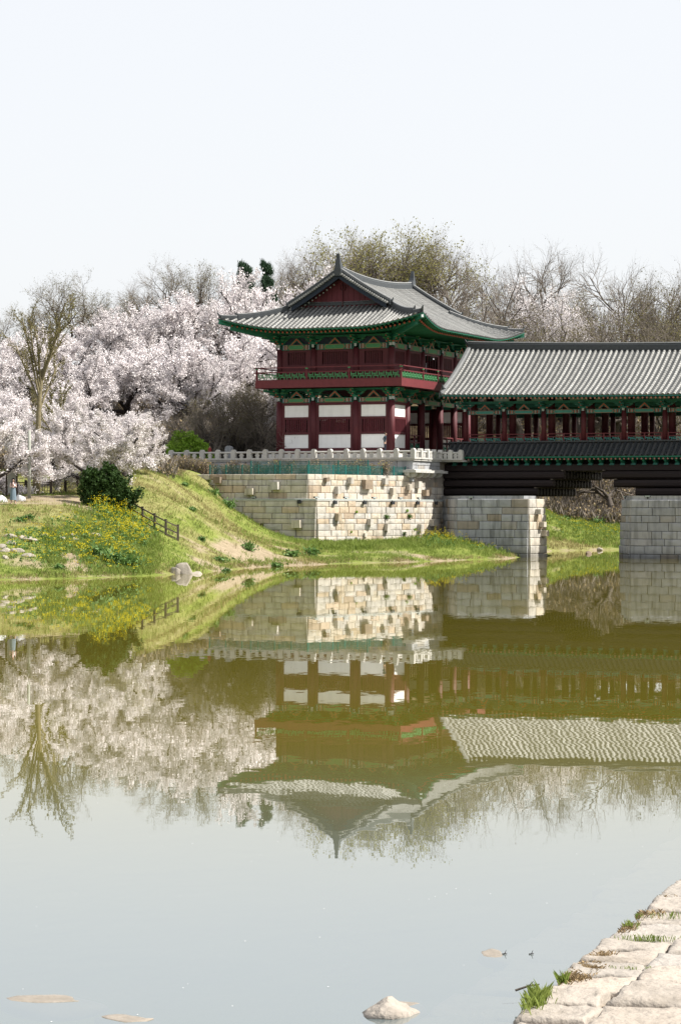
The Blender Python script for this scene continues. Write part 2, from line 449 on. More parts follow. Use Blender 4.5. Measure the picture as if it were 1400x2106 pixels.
def mix(f, a, b):
    m_ = N.new('ShaderNodeMix'); m_.data_type = 'RGBA'; Lk.new(f, m_.inputs[0]); Lk.new(a, m_.inputs[6]); Lk.new(b, m_.inputs[7]); return m_.outputs[2]
def addn(a, b, k=.6, off=-.3):
    m1 = N.new('ShaderNodeMath'); m1.operation = 'MULTIPLY_ADD'; Lk.new(b, m1.inputs[0]); m1.inputs[1].default_value = k; m1.inputs[2].default_value = off
    m2 = N.new('ShaderNodeMath'); m2.operation = 'ADD'; Lk.new(a, m2.inputs[0]); Lk.new(m1.outputs[0], m2.inputs[1])
    m3 = N.new('ShaderNodeMapRange'); m3.inputs['From Min'].default_value = .3; m3.inputs['From Max'].default_value = .7; Lk.new(m2.outputs[0], m3.inputs[0]); return m3.outputs[0]
straw = ramp(noise(1.7), [(.3,(.125,.118,.042)),(.5,(.185,.182,.066)),(.7,(.235,.228,.095))])
green = ramp(noise(1.2), [(.3,(.085,.115,.022)),(.5,(.14,.172,.036)),(.72,(.20,.215,.06))])
sandc = ramp(noise(2.3), [(.3,(.18,.145,.092)),(.55,(.27,.22,.15)),(.75,(.32,.27,.195))])
leaf = ramp(noise(1.6), [(.3,(.03,.022,.013)),(.5,(.075,.055,.030)),(.7,(.13,.098,.055))])
n1 = noise(3.0); n2_ = noise(2.1)
c = mix(addn(sp.outputs[1], n1), straw, green)
c = mix(addn(sp.outputs[2], n2_), c, leaf)
c = mix(addn(sp.outputs[0], n2_), c, sandc)
Lk.new(c, bs.inputs['Base Color'])
bp = N.new('ShaderNodeBump'); bp.inputs['Distance'].default_value = .05; Lk.new(noise(7.0), bp.inputs['Height']); Lk.new(bp.outputs[0], bs.inputs['Normal'])
me = np_mesh('ground', V, F, gm, smooth=True)
ca = me.color_attributes.new('cover', 'FLOAT_COLOR', 'POINT')
ca.data.foreach_set('color', np.stack([sw, gw, hillw, np.ones_like(sw)], 1).astype(np.float32).ravel())
setp(place(me, 'ground'), 'sandy grassed river banks rising to a wooded hill', None, kind='structure')

# ================================================================ WATER
wm = bpy.data.materials.new('river_water'); wm.use_nodes = True
nt = wm.node_tree; N = nt.nodes; Lk = nt.links
N.remove(N['Principled BSDF'])
geo = N.new('ShaderNodeNewGeometry')
def vnoise(scale, stretch, amp):
    mp = N.new('ShaderNodeMapping'); mp.inputs['Scale'].default_value = stretch; Lk.new(geo.outputs['Position'], mp.inputs['Vector'])
    n = N.new('ShaderNodeTexNoise'); n.inputs['Scale'].default_value = scale; n.inputs['Detail'].default_value = 3; Lk.new(mp.outputs[0], n.inputs['Vector'])
    s = N.new('ShaderNodeVectorMath'); s.operation = 'SUBTRACT'; Lk.new(n.outputs['Color'], s.inputs[0]); s.inputs[1].default_value = (.5,.5,.5)
    k = N.new('ShaderNodeVectorMath'); k.operation = 'MULTIPLY'; Lk.new(s.outputs[0], k.inputs[0]); k.inputs[1].default_value = (amp*.7, amp, 0)
    return k.outputs[0]
va = vnoise(3.2, (1.0,.9,1), .0046)
vb = vnoise(.18, (1.0,.6,1), .0009)
ad = N.new('ShaderNodeVectorMath'); ad.operation = 'ADD'; Lk.new(va, ad.inputs[0]); Lk.new(vb, ad.inputs[1])
ad2 = N.new('ShaderNodeVectorMath'); ad2.operation = 'ADD'; Lk.new(ad.outputs[0], ad2.inputs[0]); ad2.inputs[1].default_value = (0,0,1)
nm = N.new('ShaderNodeVectorMath'); nm.operation = 'NORMALIZE'; Lk.new(ad2.outputs[0], nm.inputs[0])
fr = N.new('ShaderNodeFresnel'); fr.inputs['IOR'].default_value = 1.42; Lk.new(nm.outputs[0], fr.inputs['Normal'])
gl = N.new('ShaderNodeBsdfGlossy'); gl.inputs['Roughness'].default_value = 0.008; gl.inputs['Color'].default_value = (.97,.97,.97,1); Lk.new(nm.outputs[0], gl.inputs['Normal'])
df = N.new('ShaderNodeBsdfDiffuse')
wn_ = N.new('ShaderNodeTexNoise'); wn_.inputs['Scale'].default_value = .08; wn_.inputs['Detail'].default_value = 3; Lk.new(geo.outputs['Position'], wn_.inputs['Vector'])
wr = N.new('ShaderNodeValToRGB'); wr.color_ramp.elements[0].color = (.225,.190,.024,1); wr.color_ramp.elements[1].color = (.265,.228,.036,1)
Lk.new(wn_.outputs['Fac'], wr.inputs[0])
sx_ = N.new('ShaderNodeSeparateXYZ'); Lk.new(geo.outputs['Position'], sx_.inputs[0])       # greyer body near the camera, bluish sky reflection put into its colour
sr_ = N.new('ShaderNodeMapRange'); sr_.interpolation_type = 'SMOOTHSTEP'; sr_.inputs['From Min'].default_value = 18; sr_.inputs['From Max'].default_value = 41; Lk.new(sx_.outputs[1], sr_.inputs[0])
sm_ = N.new('ShaderNodeMix'); sm_.data_type = 'RGBA'; Lk.new(sr_.outputs[0], sm_.inputs[0]); sm_.inputs[6].default_value = (.155,.195,.205,1); Lk.new(wr.outputs[0], sm_.inputs[7]); Lk.new(sm_.outputs[2], df.inputs['Color'])
tp = N.new('ShaderNodeBsdfTransparent'); tp.inputs['Color'].default_value = (.86,.84,.62,1)
mb_ = N.new('ShaderNodeMixShader'); mb_.inputs[0].default_value = .38; Lk.new(df.outputs[0], mb_.inputs[1]); Lk.new(tp.outputs[0], mb_.inputs[2])
pw_ = N.new('ShaderNodeMath'); pw_.operation = 'POWER'; pw_.inputs[1].default_value = .70; Lk.new(fr.outputs[0], pw_.inputs[0])
mw = N.new('ShaderNodeMixShader'); Lk.new(pw_.outputs[0], mw.inputs[0]); Lk.new(mb_.outputs[0], mw.inputs[1]); Lk.new(gl.outputs[0], mw.inputs[2])
Lk.new(mw.outputs[0], N['Material Output'].inputs['Surface'])
m = MB(); m.grid([[(-900,-200,0),(900,-200,0)],[(-900,285,0),(900,285,0)]])
setp(m.build('river', wm), 'still olive green river mirroring the bridge and trees', None, kind='structure')
# ================================================================ SHARED TIMBER PIECES
def cyl_mesh(name, r, z0, z1, m, n=14, r2=None):
    b = MB(); b.tube([(0,0,z0),(0,0,z1)], [r, r2 or r], n, 0)
    return b.mesh(name, m, False)
def smooth_sides(me):
    for p in me.polygons: p.use_smooth = abs(p.normal.z) < .9
    return me

def bracket_mesh(name, gmat, pmat):
    """stepped bracket set on a column head, 1 m high, outward = -y"""
    b = MB()
    b.prism([(-.22,-.22),(.22,-.22),(.22,.22),(-.22,.22)], 0, .22, 0, top=[(-.3,-.3),(.3,-.3),(.3,.3),(-.3,.3)])
    for k, (L, z) in enumerate(((.62,.22),(.92,.56))):
        # arms along the wall: curved-up underside
        for sgn in (-1, 1):
            b.extr([(0,-.08,z+.05),(sgn*L*.55,-.08,z+.03),(sgn*L*.85,-.08,z+.10),(sgn*L,-.08,z+.2),(sgn*L,-.08,z+.28),(0,-.08,z+.28)][::sgn], (0,.16,0), 0)
            b.box(sgn*L-.12, sgn*L+.12, -.12, .12, z+.282, z+.36, 1)
        # arms outward, drooping beak ends
        Lo = .55 + .42*k
        b.extr([(-.09,.5,z+.02),(-.09,-Lo*.6,z-.01),(-.09,-Lo-.22,z+.13),(-.09,-Lo-.05,z+.26),(-.09,.5,z+.26)], (.18,0,0), 0)
        b.box(-.13,.13,-Lo-.12,-Lo+.12,z+.262,z+.36,1)
        b.tube([(0,-Lo-.24,z+.15),(0,-Lo-.16,z+.15)], [.06,.06], 6, 2)
    for sgn in (-1,1):
        b.tube([(sgn*.34,-.29,.16),(sgn*.34,-.2,.16)], [.075,.075], 7, 2)
    b.box(-.1,.1,-.26,-.2,-.30,.02,3)
    return b.mesh(name, [gmat, pmat, M['orange'], M['pale']])
BR_G = bracket_mesh('bracket', M['green'], M['green_l'])
BR_T = bracket_mesh('bracket', M['teal'], M['teal_l'])

def beam_mesh(name, L, h, gmat, pmat, d=.3):
    """painted tie beam along x, centred, with a framed centre panel and striped ends; outward = -y"""
    b = MB(); b.box(-L/2, L/2, -d/2, d/2, 0, h, 0)
    y = -d/2
    def hexa(w, e, z0, z1, yy, m):
        p = [(-w,yy,(z0+z1)/2),(-w+e,yy,z0),(w-e,yy,z0),(w,yy,(z0+z1)/2),(w-e,yy,z1),(-w+e,yy,z1)]
        b.extr(p, (0,.04,0), m)
    hexa(L*.285, h*.35, .02, h-.02, y-.006, 2)
    hexa(L*.27, h*.33, .05, h-.05, y-.012, 1)
    for s in (-1, 1):
        for f, w, m in ((.47,.05,3),(.44,.03,4),(.415,.04,3),(.385,.05,2),(.35,.035,4),(.325,.04,2)):
            x = s*L*f; b.box(x-w, x+w, y-.005, y+.02, .04, h-.04, m)
        for zz in (.25,.5,.75):
            b.box(s*L*.365-.05, s*L*.365+.05, y-.009, y, h*zz-.03, h*zz+.03, 0)
    return b.mesh(name, [gmat, pmat, M['orange'], M['navy'], M['pale']])

def chevron_mesh(name, gmat):
    """A-shaped strut between brackets, 1 m wide base, 1 m high"""
    b = MB()
    for s in (-1,1):
        o = [(s*.5,-.07,0),(s*.28,-.07,0),(0,-.07,.52),(0,-.07,1.0)]
        b.extr(o[::-s], (0,.14,0), 0)
        i = [(s*.40,-.078,.06),(s*.31,-.078,.06),(0,-.078,.62),(0,-.078,.86)]
        b.extr(i[::-s], (0,.1,0), 1)
    return b.mesh(name, [gmat, M['orange']])
CH_G = chevron_mesh('strut', M['green']); CH_T = chevron_mesh('strut', M['teal'])

def fret_mesh(name, L, h, m, t=.045):
    """interlocking key-pattern lattice along x"""
    b = MB(); n = max(2, round(L/.62)); w = L/n
    def hb(x0, x1, z): b.box(x0, x1, -.028, .028, z-t/2, z+t/2)
    def vb(x, z0, z1): b.box(x-t/2, x+t/2, -.022, .022, z0, z1)
    for k in range(n):
        x = -L/2 + k*w
        hb(x+.02*w, x+.62*w, h*.68); hb(x+.40*w, x+.98*w, h*.34)
        vb(x+.08*w, h*.34, h); vb(x+.30*w, 0, h*.68); vb(x+.52*w, h*.34, h*.68)
        vb(x+.74*w, h*.34, h); vb(x+.90*w, 0, h*.34)
    return b.mesh(name, m)

def rafter_mesh(name, L, r, gmat, emat, sq=False):
    """rafter along -y from the origin with a painted round end"""
    b = MB(); n = 4 if sq else 8
    b.tube([(0,0,0),(0,-L,0)], [r,r], n, 0)
    b.tube([(0,-L-.002,0),(0,-L-.02,0)], [r*.96]*2, n, 1)
    return b.mesh(name, [gmat, emat])

def tile_row(name, pts, mt, r=.105, tl=.36, ups=None):
    """one column of half-round cover tiles: overlapping tiles down a path (eave first)"""
    P = np.array(pts, float)
    d = np.concatenate([[0], np.cumsum(np.linalg.norm(np.diff(P, axis=0), axis=1))])
    n = max(1, int(round(d[-1]/tl)))
    s = np.linspace(0, d[-1], n+1)
    Q = np.stack([np.interp(s, d, P[:,k]) for k in range(3)], 1)
    T = np.gradient(Q, axis=0) if n > 0 else P[1]-P[0]
    T /= np.linalg.norm(T, axis=1)[:,None]
    S = np.cross(T, [0,0,1.]); S /= np.linalg.norm(S, axis=1)[:,None]
    U = np.cross(S, T)
    an = np.linspace(0, PI, 6)
    V_, F_ = [], []
    for i in range(n):
        for e, (j, rr) in enumerate(((i, r*1.08), (i+1, r*.90))):
            for a in an:
                V_.append(Q[j] + S[j]*math.cos(a)*rr + U[j]*(math.sin(a)*rr))
        o = i*12
        for k in range(5): F_.append((o+k, o+k+1, o+7+k, o+6+k))
        F_.append((o+0,o+1,o+2,o+3)); F_.append((o+0,o+3,o+4,o+5))
    return np_mesh(name, V_, F_, mt)

# ================================================================ GATE PAVILION
PB = [0, 3.3, 6.6, 10.8, 14.1, 17.4]
PA = [-10.15, -7.0, -3.15, 0]
Z0, ZB1, ZBAL, ZB2 = 8.35, 12.65, 13.85, 17.05
PAV = thing('gate_pavilion', 'two-storey red and green timber pavilion with grey tiled hip-and-gable roof', 'pavilion', (-5.075, 8.7, Z0))
plinth = MB(); plinth.box(-11.3, 1.1, -1.15, 18.5, 7.7, Z0-.002)
plinth.build('plinth', M['stone_n'], PAV)

FACES = {  # along, outward -> local a, b
    'front': lambda s, o: (s, -o), 'right': lambda s, o: (o, s), 'left': lambda s, o: (-10.15-o, s), 'rear': lambda s, o: (s, 17.4+o)}
FROT = {'front': 0, 'right': PI/2, 'left': -PI/2, 'rear': PI}
FB = {'front': PA, 'rear': PA, 'right': PB, 'left': PB}
def wbox(b, face, s0, s1, o0, o1, z0, z1, m=0):
    p, q = FACES[face](s0, o0), FACES[face](s1, o1)
    b.box(p[0], q[0], p[1], q[1], z0, z1, m)

bar_cache = {}
def window(face, s0, s1, z0, z1, n, depth=.06, frame=.08, single=True, fm='red', bm='red_dark'):
    b = MB()
    for (x0,x1,a0,a1) in ((s0,s0+frame,z0,z1),(s1-frame,s1,z0,z1),(s0+frame,s1-frame,z0,z0+frame),(s0+frame,s1-frame,z1-frame,z1)):
        wbox(b, face, x0, x1, depth-.06, depth+.05, a0, a1)
    hgt = z1-z0-2*frame
    xs = [s0+frame + (s1-s0-2*frame)*(k+1)/(n+1) for k in range(n)]
    if not single:
        for x in xs: wbox(b, face, x-.045, x+.045, depth-.03, depth+.03, z0+frame, z1-frame)
    w = b.build('window', M[fm], PAV)
    if single:
        key = (round(hgt,3), bm)
        if key not in bar_cache:
            c = MB(); c.box(-.045,.045,-.03,.03,0,hgt); bar_cache[key] = c.mesh('bar', M[bm])
        for x in xs:
            p = FACES[face](x, depth)
            inst(bar_cache[key], 'bar', w, (p[0], p[1], z0+frame))
    return w

# columns
colm = smooth_sides(cyl_mesh('column', .30, 0, ZB1+.1-Z0, M['red'], 16, .285))
colu = smooth_sides(cyl_mesh('column', .27, 0, ZB2+.1-14.3, M['red'], 16, .255))
for i, a in enumerate(PA):
    for j, b_ in enumerate(PB):
        if i in (0,3) or j in (0,5):
            inst(colm, 'column', PAV, (a, b_, Z0)); inst(colu, 'column', PAV, (a, b_, 14.3))
        elif j in (1,4):
            inst(colm, 'column', PAV, (a, b_, Z0))

def lower_bay(face, s0, s1, single):
    b = MB(); g0 = s0+.30; g1 = s1-.30; w = .17
    for x0, x1 in ((g0-.06, g0+w),(g1-w, g1+.06)): wbox(b, face, x0, x1, -.1, .1, Z0, ZB1)
    for z0_, z1_ in ((Z0, 8.86),(9.99,10.1),(11.34,11.45),(12.43,ZB1)): wbox(b, face, g0+w, g1-w, -.11, .11, z0_, z1_)
    b.build('timber_frame', M['red'], PAV)
    for z0_, z1_ in ((8.862,9.988),(11.452,12.428)):
        c = MB(); wbox(c, face, g0+w+.002, g1-w-.002, -.05, .05, z0_, z1_); c.build('plaster_panel', M['white'], PAV)
    window(face, g0+w+.002, g1-w-.002, 10.102, 11.338, max(6, int((g1-g0-2*w)/.2)), single=single)
for k in range(3):
    lower_bay('front', PA[k], PA[k+1], True); lower_bay('rear', PA[k], PA[k+1], False)
for k in range(5):
    lower_bay('left', PB[k], PB[k+1], False)
lower_bay('right', PB[0], PB[1], True)
for k in range(1, 5):                                      # open bays on the bridge side: railing and the gate passage
    if k == 2: continue
    s0, s1 = PB[k]+.3, PB[k+1]-.3
    rl = MB()
    wbox(rl,'right',s0,s1,-.06,.06,9.35,9.45); wbox(rl,'right',s0,s1,-.06,.06,9.95,10.03); wbox(rl,'right',s0,s1,-.09,.09,Z0,8.78)
    for q in (s0+.06, s1-.06, (s0+s1)/2): wbox(rl,'right',q-.06,q+.06,-.055,.055,8.78,9.95)
    r_ = rl.build('railing', M['rail_red'], PAV)
    fm_ = fret_mesh('fret', (s1-s0)/2-.2, .5, M['green'])
    for q in ((s0*3+s1)/4, (s0+s1*3)/4): inst(fm_, 'fret', r_, (0, q, 8.82), (0,0,PI/2))
# ground floor interior screens that make the passage dark
scr = MB(); scr.box(-3.25,-3.05, 3.6, 6.3, Z0, ZB1); scr.build('inner_screen', M['red_dark'], PAV)
# storey floor and balcony deck
fl = MB(); fl.box(-10.0, -.15, .15, 17.25, 13.82, 14.3); fl.build('upper_floor', M['red_dark'], PAV)
BO = 1.55
dk = MB(); dk.box(-10.15-BO+.12, BO-.12, -BO+.12, 17.4+BO-.12, 13.92, 14.22); dk.build('balcony_deck', M['red_dark'], PAV)
for face, s0, s1 in (('front',-10.15-BO,BO),('rear',-10.15-BO,BO),('right',-BO+.121,17.4+BO-.121),('left',-BO+.121,17.4+BO-.121)):
    b = MB(); wbox(b, face, s0, s1, BO-.12, BO, ZBAL, 14.46); b.build('fascia', M['fascia'], PAV)

# balcony railings
for face in ('front','right','left','rear'):
    bays = FB[face]
    lo, hi = bays[0]-BO+.1, bays[-1]+BO-.1
    ks = [lo] + list(bays[1:-1]) + [hi]
    b = MB(); o = BO-.1
    wbox(b, face, lo-.3, hi+.3, o-.05, o+.05, 15.10, 15.19)
    wbox(b, face, lo-.3, hi+.3, o-.045, o+.045, 15.50, 15.58)
    wbox(b, face, lo, hi, o-.05, o+.05, 14.46, 14.54)
    rl = b.build('railing', M['rail_red'], PAV)
    for x in ks:
        if face in ('right','left') and x in (lo, hi): continue
        p = MB(); wbox(p, face, x-.07, x+.07, o-.07, o+.07, 14.46, 15.30)
        wbox(p, face, x-.05, x+.05, o-.05, o+.05, 15.30, 15.42, 0)
        wbox(p, face, x-.10, x+.10, o-.07, o+.07, 15.40, 15.50, 1)
        p.build('post', [M['rail_red'], M['green_l']], rl)
    if face in ('front','right'):
        for x0, x1 in zip(ks[:-1], ks[1:]):
            nn = 2 if face == 'right' and x1-x0 > 3.8 else 1
            L = (x1-x0)-.24
            c = FACES[face]((x0+x1)/2, o)
            inst(fret_mesh('fret', L, .54, M['green_l'], .06), 'fret', rl, (c[0], c[1], 14.55), (0,0,FROT[face]))

# beams, brackets, struts on both storeys
bm_cache = {}
def dress(face, zb, zbr, hb, hbr, beamset=True):
    bays = FB[face]
    for s0, s1 in zip(bays[:-1], bays[1:]):
        L = round(s1-s0-.5, 3); key = (L, hb)
        if key not in bm_cache: bm_cache[key] = beam_mesh('tie_beam', L, hb, M['green'], M['green_l'])
        c = FACES[face]((s0+s1)/2, 0)
        inst(bm_cache[key], 'tie_beam', PAV, (c[0], c[1], zb), (0,0,FROT[face]))
        inst(CH_G, 'strut', PAV, (c[0], c[1], zbr), (0,0,FROT[face]), (1.35,1,hbr*.84))
        b = MB(); wbox(b, face, s0+.3, s1-.3, -.14, -.06, zbr, zbr+hbr*.78); b.build('infill_board', M['navy'], PAV) if zb > 15 and face == 'front' else None
    b = MB(); wbox(b, face, bays[0]-.9, bays[-1]+.9, -.16, .13, zbr+hbr*.80, zbr+hbr*1.0); b.build('purlin', M['green'], PAV)
    for s in bays:
        c = FACES[face](s, 0)
        inst(BR_G, 'bracket', PAV, (c[0], c[1], zbr), (0,0,FROT[face]), (1.0,1.0,hbr))
for face in ('front','right','left','rear'):
    dress(face, ZB1+.01, 13.06, .38, .76); dress(face, ZB2+.01, 17.5, .46, .76)
for (a, b_) in ((0,0),(-10.15,0),(0,17.4),(-10.15,17.4)):
    rz = {(0,0): PI/4, (-10.15,0): -PI/4, (0,17.4): PI*.75, (-10.15,17.4): -PI*.75}[(a,b_)]
    for z in (13.06, 17.5): inst(BR_G, 'bracket', PAV, (a,b_,z+.02), (0,0,rz), (.9,1.35,.74))

# upper walls: red boards with barred windows
for face in ('front','right','left','rear'):
    bays = FB[face]
    for k, (s0, s1) in enumerate(zip(bays[:-1], bays[1:])):
        g0, g1 = s0+.27, s1-.27; ins = .42 if face in ('front','rear') else .32
        door = face == 'right' and k == 2
        z0w, z1w = (14.35, 16.95) if door else (15.75, 16.96)
        b = MB()
        wbox(b, face, g0, g0+ins, -.07, .06, 14.3, ZB2); wbox(b, face, g1-ins, g1, -.07, .06, 14.3, ZB2)
        wbox(b, face, g0+ins, g1-ins, -.07, .06, z1w, ZB2)
        if not door: wbox(b, face, g0+ins, g1-ins, -.07, .06, 14.3, z0w)
        b.build('wall_board', M['red'], PAV)
        window(face, g0+ins+.002, g1-ins-.002, z0w+.002, z1w-.002, 4 if door else max(6, int((g1-g0-2*ins)/.19)), depth=.02, single=face in ('front','right'), bm='red')
        if not door or face != 'right':
            c = MB(); wbox(c, face, g0+ins, g1-ins, -.30, -.26, 14.3, ZB2-.05); c.build('shutter', M['red_dark'], PAV)
ce = MB(); ce.box(-9.9,-.25,.25,17.15,17.62,17.7); ce.build('ceiling', M['soffit'], PAV)

# ---------------------------------------------------------------- pavilion roof
RA, RBh = 8.72, 11.6                # half sizes of the eave rectangle
AC, BC = -5.075, 8.7
ZE = 18.66
TG = 4.6                            # run from the eave to the foot of the gable
YV = 8.15                           # half length of the upper roof (verge to verge)
def rprof(t): return .43*t + .0088*t*t
def flare(d): return max(0.0, 1-d/6.5)
def rz(t, d, y=None):
    z = ZE + rprof(t) + 1.0*flare(d)**2.3*max(0, 1-t/7.0)**1.3
    if y is not None: z += .5*(abs(y)/YV)**2*max(0, t/RA)**1.5
    return z
def roof_pt(side, s, t, y=None):
    """side: front/rear/right/left; s: coordinate along the eave (centred), t: run inward from the eave"""
    half = RA if side in ('front','rear') else RBh
    d = half-abs(s); f = flare(d)
    out = .5*f**2*max(0, 1-t/4.5)
    slide = math.copysign(.5*max(0,1-d/3.0)**2*max(0,1-t/4.5), s)
    if side in ('front','rear'):
        sg = -1 if side == 'front' else 1
        return (AC + s + slide, BC + sg*(RBh - t + out), rz(t, d))
    sg = 1 if side == 'right' else -1
    return (AC + sg*(RA - t + out), BC + s + slide, rz(t, d, s))
ROOF = MB()
def lerp(a, b, f): return a+(b-a)*f
for side in ('front','rear'):
    rows = []
    for i in range(41):
        s = lerp(-RA, RA, i/40); tm = min(TG, RA-abs(s))
        rows.append([Vector(roof_pt(side, s, tm*k/8))-Vector((0,0,.02)) for k in range(9)])
    ROOF.grid(rows if side == 'front' else rows[::-1])
for side in ('right','left'):
    rows = []
    for i in range(53):
        s = lerp(-RBh, RBh, i/52); tm = min(TG, RBh-abs(s))
        rows.append([Vector(roof_pt(side, s, tm*k/8))-Vector((0,0,.02)) for k in range(9)])
    ROOF.grid(rows if side == 'right' else rows[::-1])
    rows = []
    for i in range(33):
        s = lerp(-YV, YV, i/32)
        rows.append([Vector(roof_pt(side, s, lerp(TG-.05, RA, k/8)))-Vector((0,0,.02)) for k in range(9)])
    ROOF.grid(rows if side == 'right' else rows[::-1])
roof = ROOF.build('roof', M['deck'], PAV)
SP = .415
n = int(2*(RA-.1)/SP)
for i in range(n+1):
    s = -RA+.1 + (2*RA-.2)*i/n; tm = min(TG+.25, RA-abs(s))
    if tm < .5: continue
    place(tile_row('tile_row', [roof_pt('front', s, t) for t in np.linspace(-.06, tm, 12)], M['tile']), 'tile_row', roof)
n = int(2*(RBh-.1)/SP)
for i in range(n+1):
    s = -RBh+.1 + (2*RBh-.2)*i/n
    tm = RA-.15 if abs(s) < RBh-TG else min(RBh-abs(s), TG)
    if tm >= .5: place(tile_row('tile_row', [roof_pt('right', s, t) for t in np.linspace(-.06, tm, 18)], M['tile']), 'tile_row', roof)
    if RBh-TG <= abs(s) < YV-.25:
        place(tile_row('tile_row', [roof_pt('right', s, t) for t in np.linspace(TG-.1, RA-.15, 10)], M['tile']), 'tile_row', roof)
# eave edge boards and soffit
ev = MB(); sf = MB()
for side in ('front','right','left','rear'):
    half = RA if side in ('front','rear') else RBh
    prev = None; rows = []
    pts = []
    for i in range(49):
        s = lerp(-half, half, i/48)
        p = Vector(roof_pt(side, s, .02)); pts.append(p)
        fo = Vector(roof_pt(side, s, .35)) - Vector((0,0,.22))
        a_, b_ = p.x, p.y
        # underside reaches in to the wall plate
        ia = min(max(a_, -10.15), 0); ib = min(max(b_, 0), 17.4)
        rows.append([Vector((p.x, p.y, p.z-.06)), Vector((lerp(p.x, ia, .5), lerp(p.y, ib, .5), lerp(p.z, 18.95, .5)-.02)), Vector((ia, ib, 18.9))])
    sf.grid(rows)
    up = Vector((0,0,1))
    ev.sweep([(-.03,-.13),(.03,-.13),(.03,-.03),(-.03,-.03)], pts, 0)
    ev.sweep([(-.04,-.045),(.06,-.045),(.06,.0),(-.04,.0)], pts, 1)
ev.build('eave_board', [M['green'], M['tile_d']], roof)
sf.build('soffit', M['soffit'], roof)
# rafters: round ones on the wall plate and square flying rafters above, fanned at the corners
raf = rafter_mesh('rafter', 1.0, .090, M['green'], M['orange'])
fly = rafter_mesh('flying_rafter', 1.0, .075, M['green'], M['green_l'], True)
def aim(o, p, q):
    d = Vector(q)-Vector(p); o.rotation_euler = Vector((0,-1,0)).rotation_difference(d).to_euler(); o.scale = (1, d.length, 1)
for side, half in (('front',RA),('right',RBh)):
    n = int(2*half/.385)
    for i in range(1, n):
        s = lerp(-half, half, i/n)
        e = Vector(roof_pt(side, s, .55)); e.z -= .52
        f_ = Vector(roof_pt(side, s, .16)); f_.z -= .21
        ia = min(max(e.x, -10.15+.3), -.3); ib = min(max(e.y, .3), 17.1)
        root_ = Vector((ia, ib, 18.42))
        o = inst(raf, 'rafter', PAV, root_); aim(o, root_, e)
        g_ = Vector((lerp(e.x, ia, .25), lerp(e.y, ib, .25), e.z+.19))
        o = inst(fly, 'flying_rafter', PAV, g_); aim(o, g_, f_)
# hip rafters with pale painted ends
for sx in (-1, 1):
    for sy in (-1, 1):
        side = 'front' if sy < 0 else 'rear'
        c = Vector(roof_pt(side, sx*RA, .0)); c.z -= .30
        r0 = Vector((0 if sx > 0 else -10.15, 0 if sy < 0 else 17.4, 18.3))
        b = MB(); tip = r0.lerp(c, .985); b.beam(r0, tip, .26, .32, 0)
        dv = (tip-r0).normalized(); b.beam(tip+dv*.002, tip+dv*.02, .2, .24, 1)
        mid = r0.lerp(c, .80); b.beam(r0 + Vector((0,0,-.34)), mid + Vector((0,0,-.30)), .26, .30, 0)
        b.build('hip_rafter', [M['green'], M['pale']], PAV)

RIDGE = [(-.20,-.05),(.20,-.05),(.20,.30),(.13,.34),(.13,.40),(-.13,.40),(-.13,.34),(-.20,.30)]
def ridge_run(name, path, k=1.0, kz=1.0, lines=True):
    b = MB(); pr = [(x*k, z*kz) for x, z in RIDGE]
    b.sweep(pr, path, 0)
    cap = [(-.15*k,.402*kz),(.15*k,.402*kz),(.10*k,.47*kz),(-.10*k,.47*kz)]
    b.sweep(cap, path, 1)
    if lines:
        for zz in (.06,.15,.24): b.sweep([(-.205*k,zz*kz),(.205*k,zz*kz),(.205*k,(zz+.03)*kz),(-.205*k,(zz+.03)*kz)], path, 0)
    return b.build(name, [M['tile_d'], M['tile_top']], roof)
def horn(path_end, direction, sc=1.0, name='ridge_end_tile'):
    """upturned end tile"""
    p = Vector(path_end); d = Vector(direction).normalized()
    b = MB(); pts = []
    for k in range(5):
        f = k/4; pts.append(p + d*(.32*sc*f) + Vector((0,0,sc*(.18*f + .30*f*f))))
    b.sweep([(-.12*sc,-.10*sc),(.12*sc,-.10*sc),(.10*sc,.22*sc),(-.10*sc,.22*sc)], pts, 0, scl=[1,.95,.85,.7,.45])
    return b.build(name, [M['tile_d']], roof)
# main ridge with its sag, and the tall horned ends
path = [Vector((AC, BC+y, rz(RA, 99, y)-.02)) for y in np.linspace(-YV, YV, 25)]
ridge_run('main_ridge', path, 1.05, 1.25)
for sg in (-1, 1):
    e = Vector((AC, BC+sg*YV, rz(RA, 99, YV)))
    b = MB()
    prof = [(-.62,.35),(-.50,.62),(-.34,.70),(-.22,1.0),(-.10,1.42),(.0,1.66),(.07,1.60),(.05,1.2),(.12,.8),(.16,.3),(.14,-.25),(-.2,-.25),(-.6,.1)]
    hv = []; nP = len(prof)
    for sd_ in (-1, 1):
        for x, z in prof: hv.append((AC + sd_*.31*(1-.62*max(0,z)/1.66), e.y + x*sg*.9, e.z+z*.92))
    b.add(hv, [tuple(range(nP)), tuple(range(nP,2*nP))[::-1]] + [(i,i+nP,(i+1)%nP+nP,(i+1)%nP) for i in range(nP)], 0)
    b.box(AC-.33, AC+.33, e.y-.28*(1 if sg>0 else -1) , e.y+.12*sg, e.z-.35, e.z+.2, 0)
    b.build('ridge_horn', [M['tile_d']], roof)
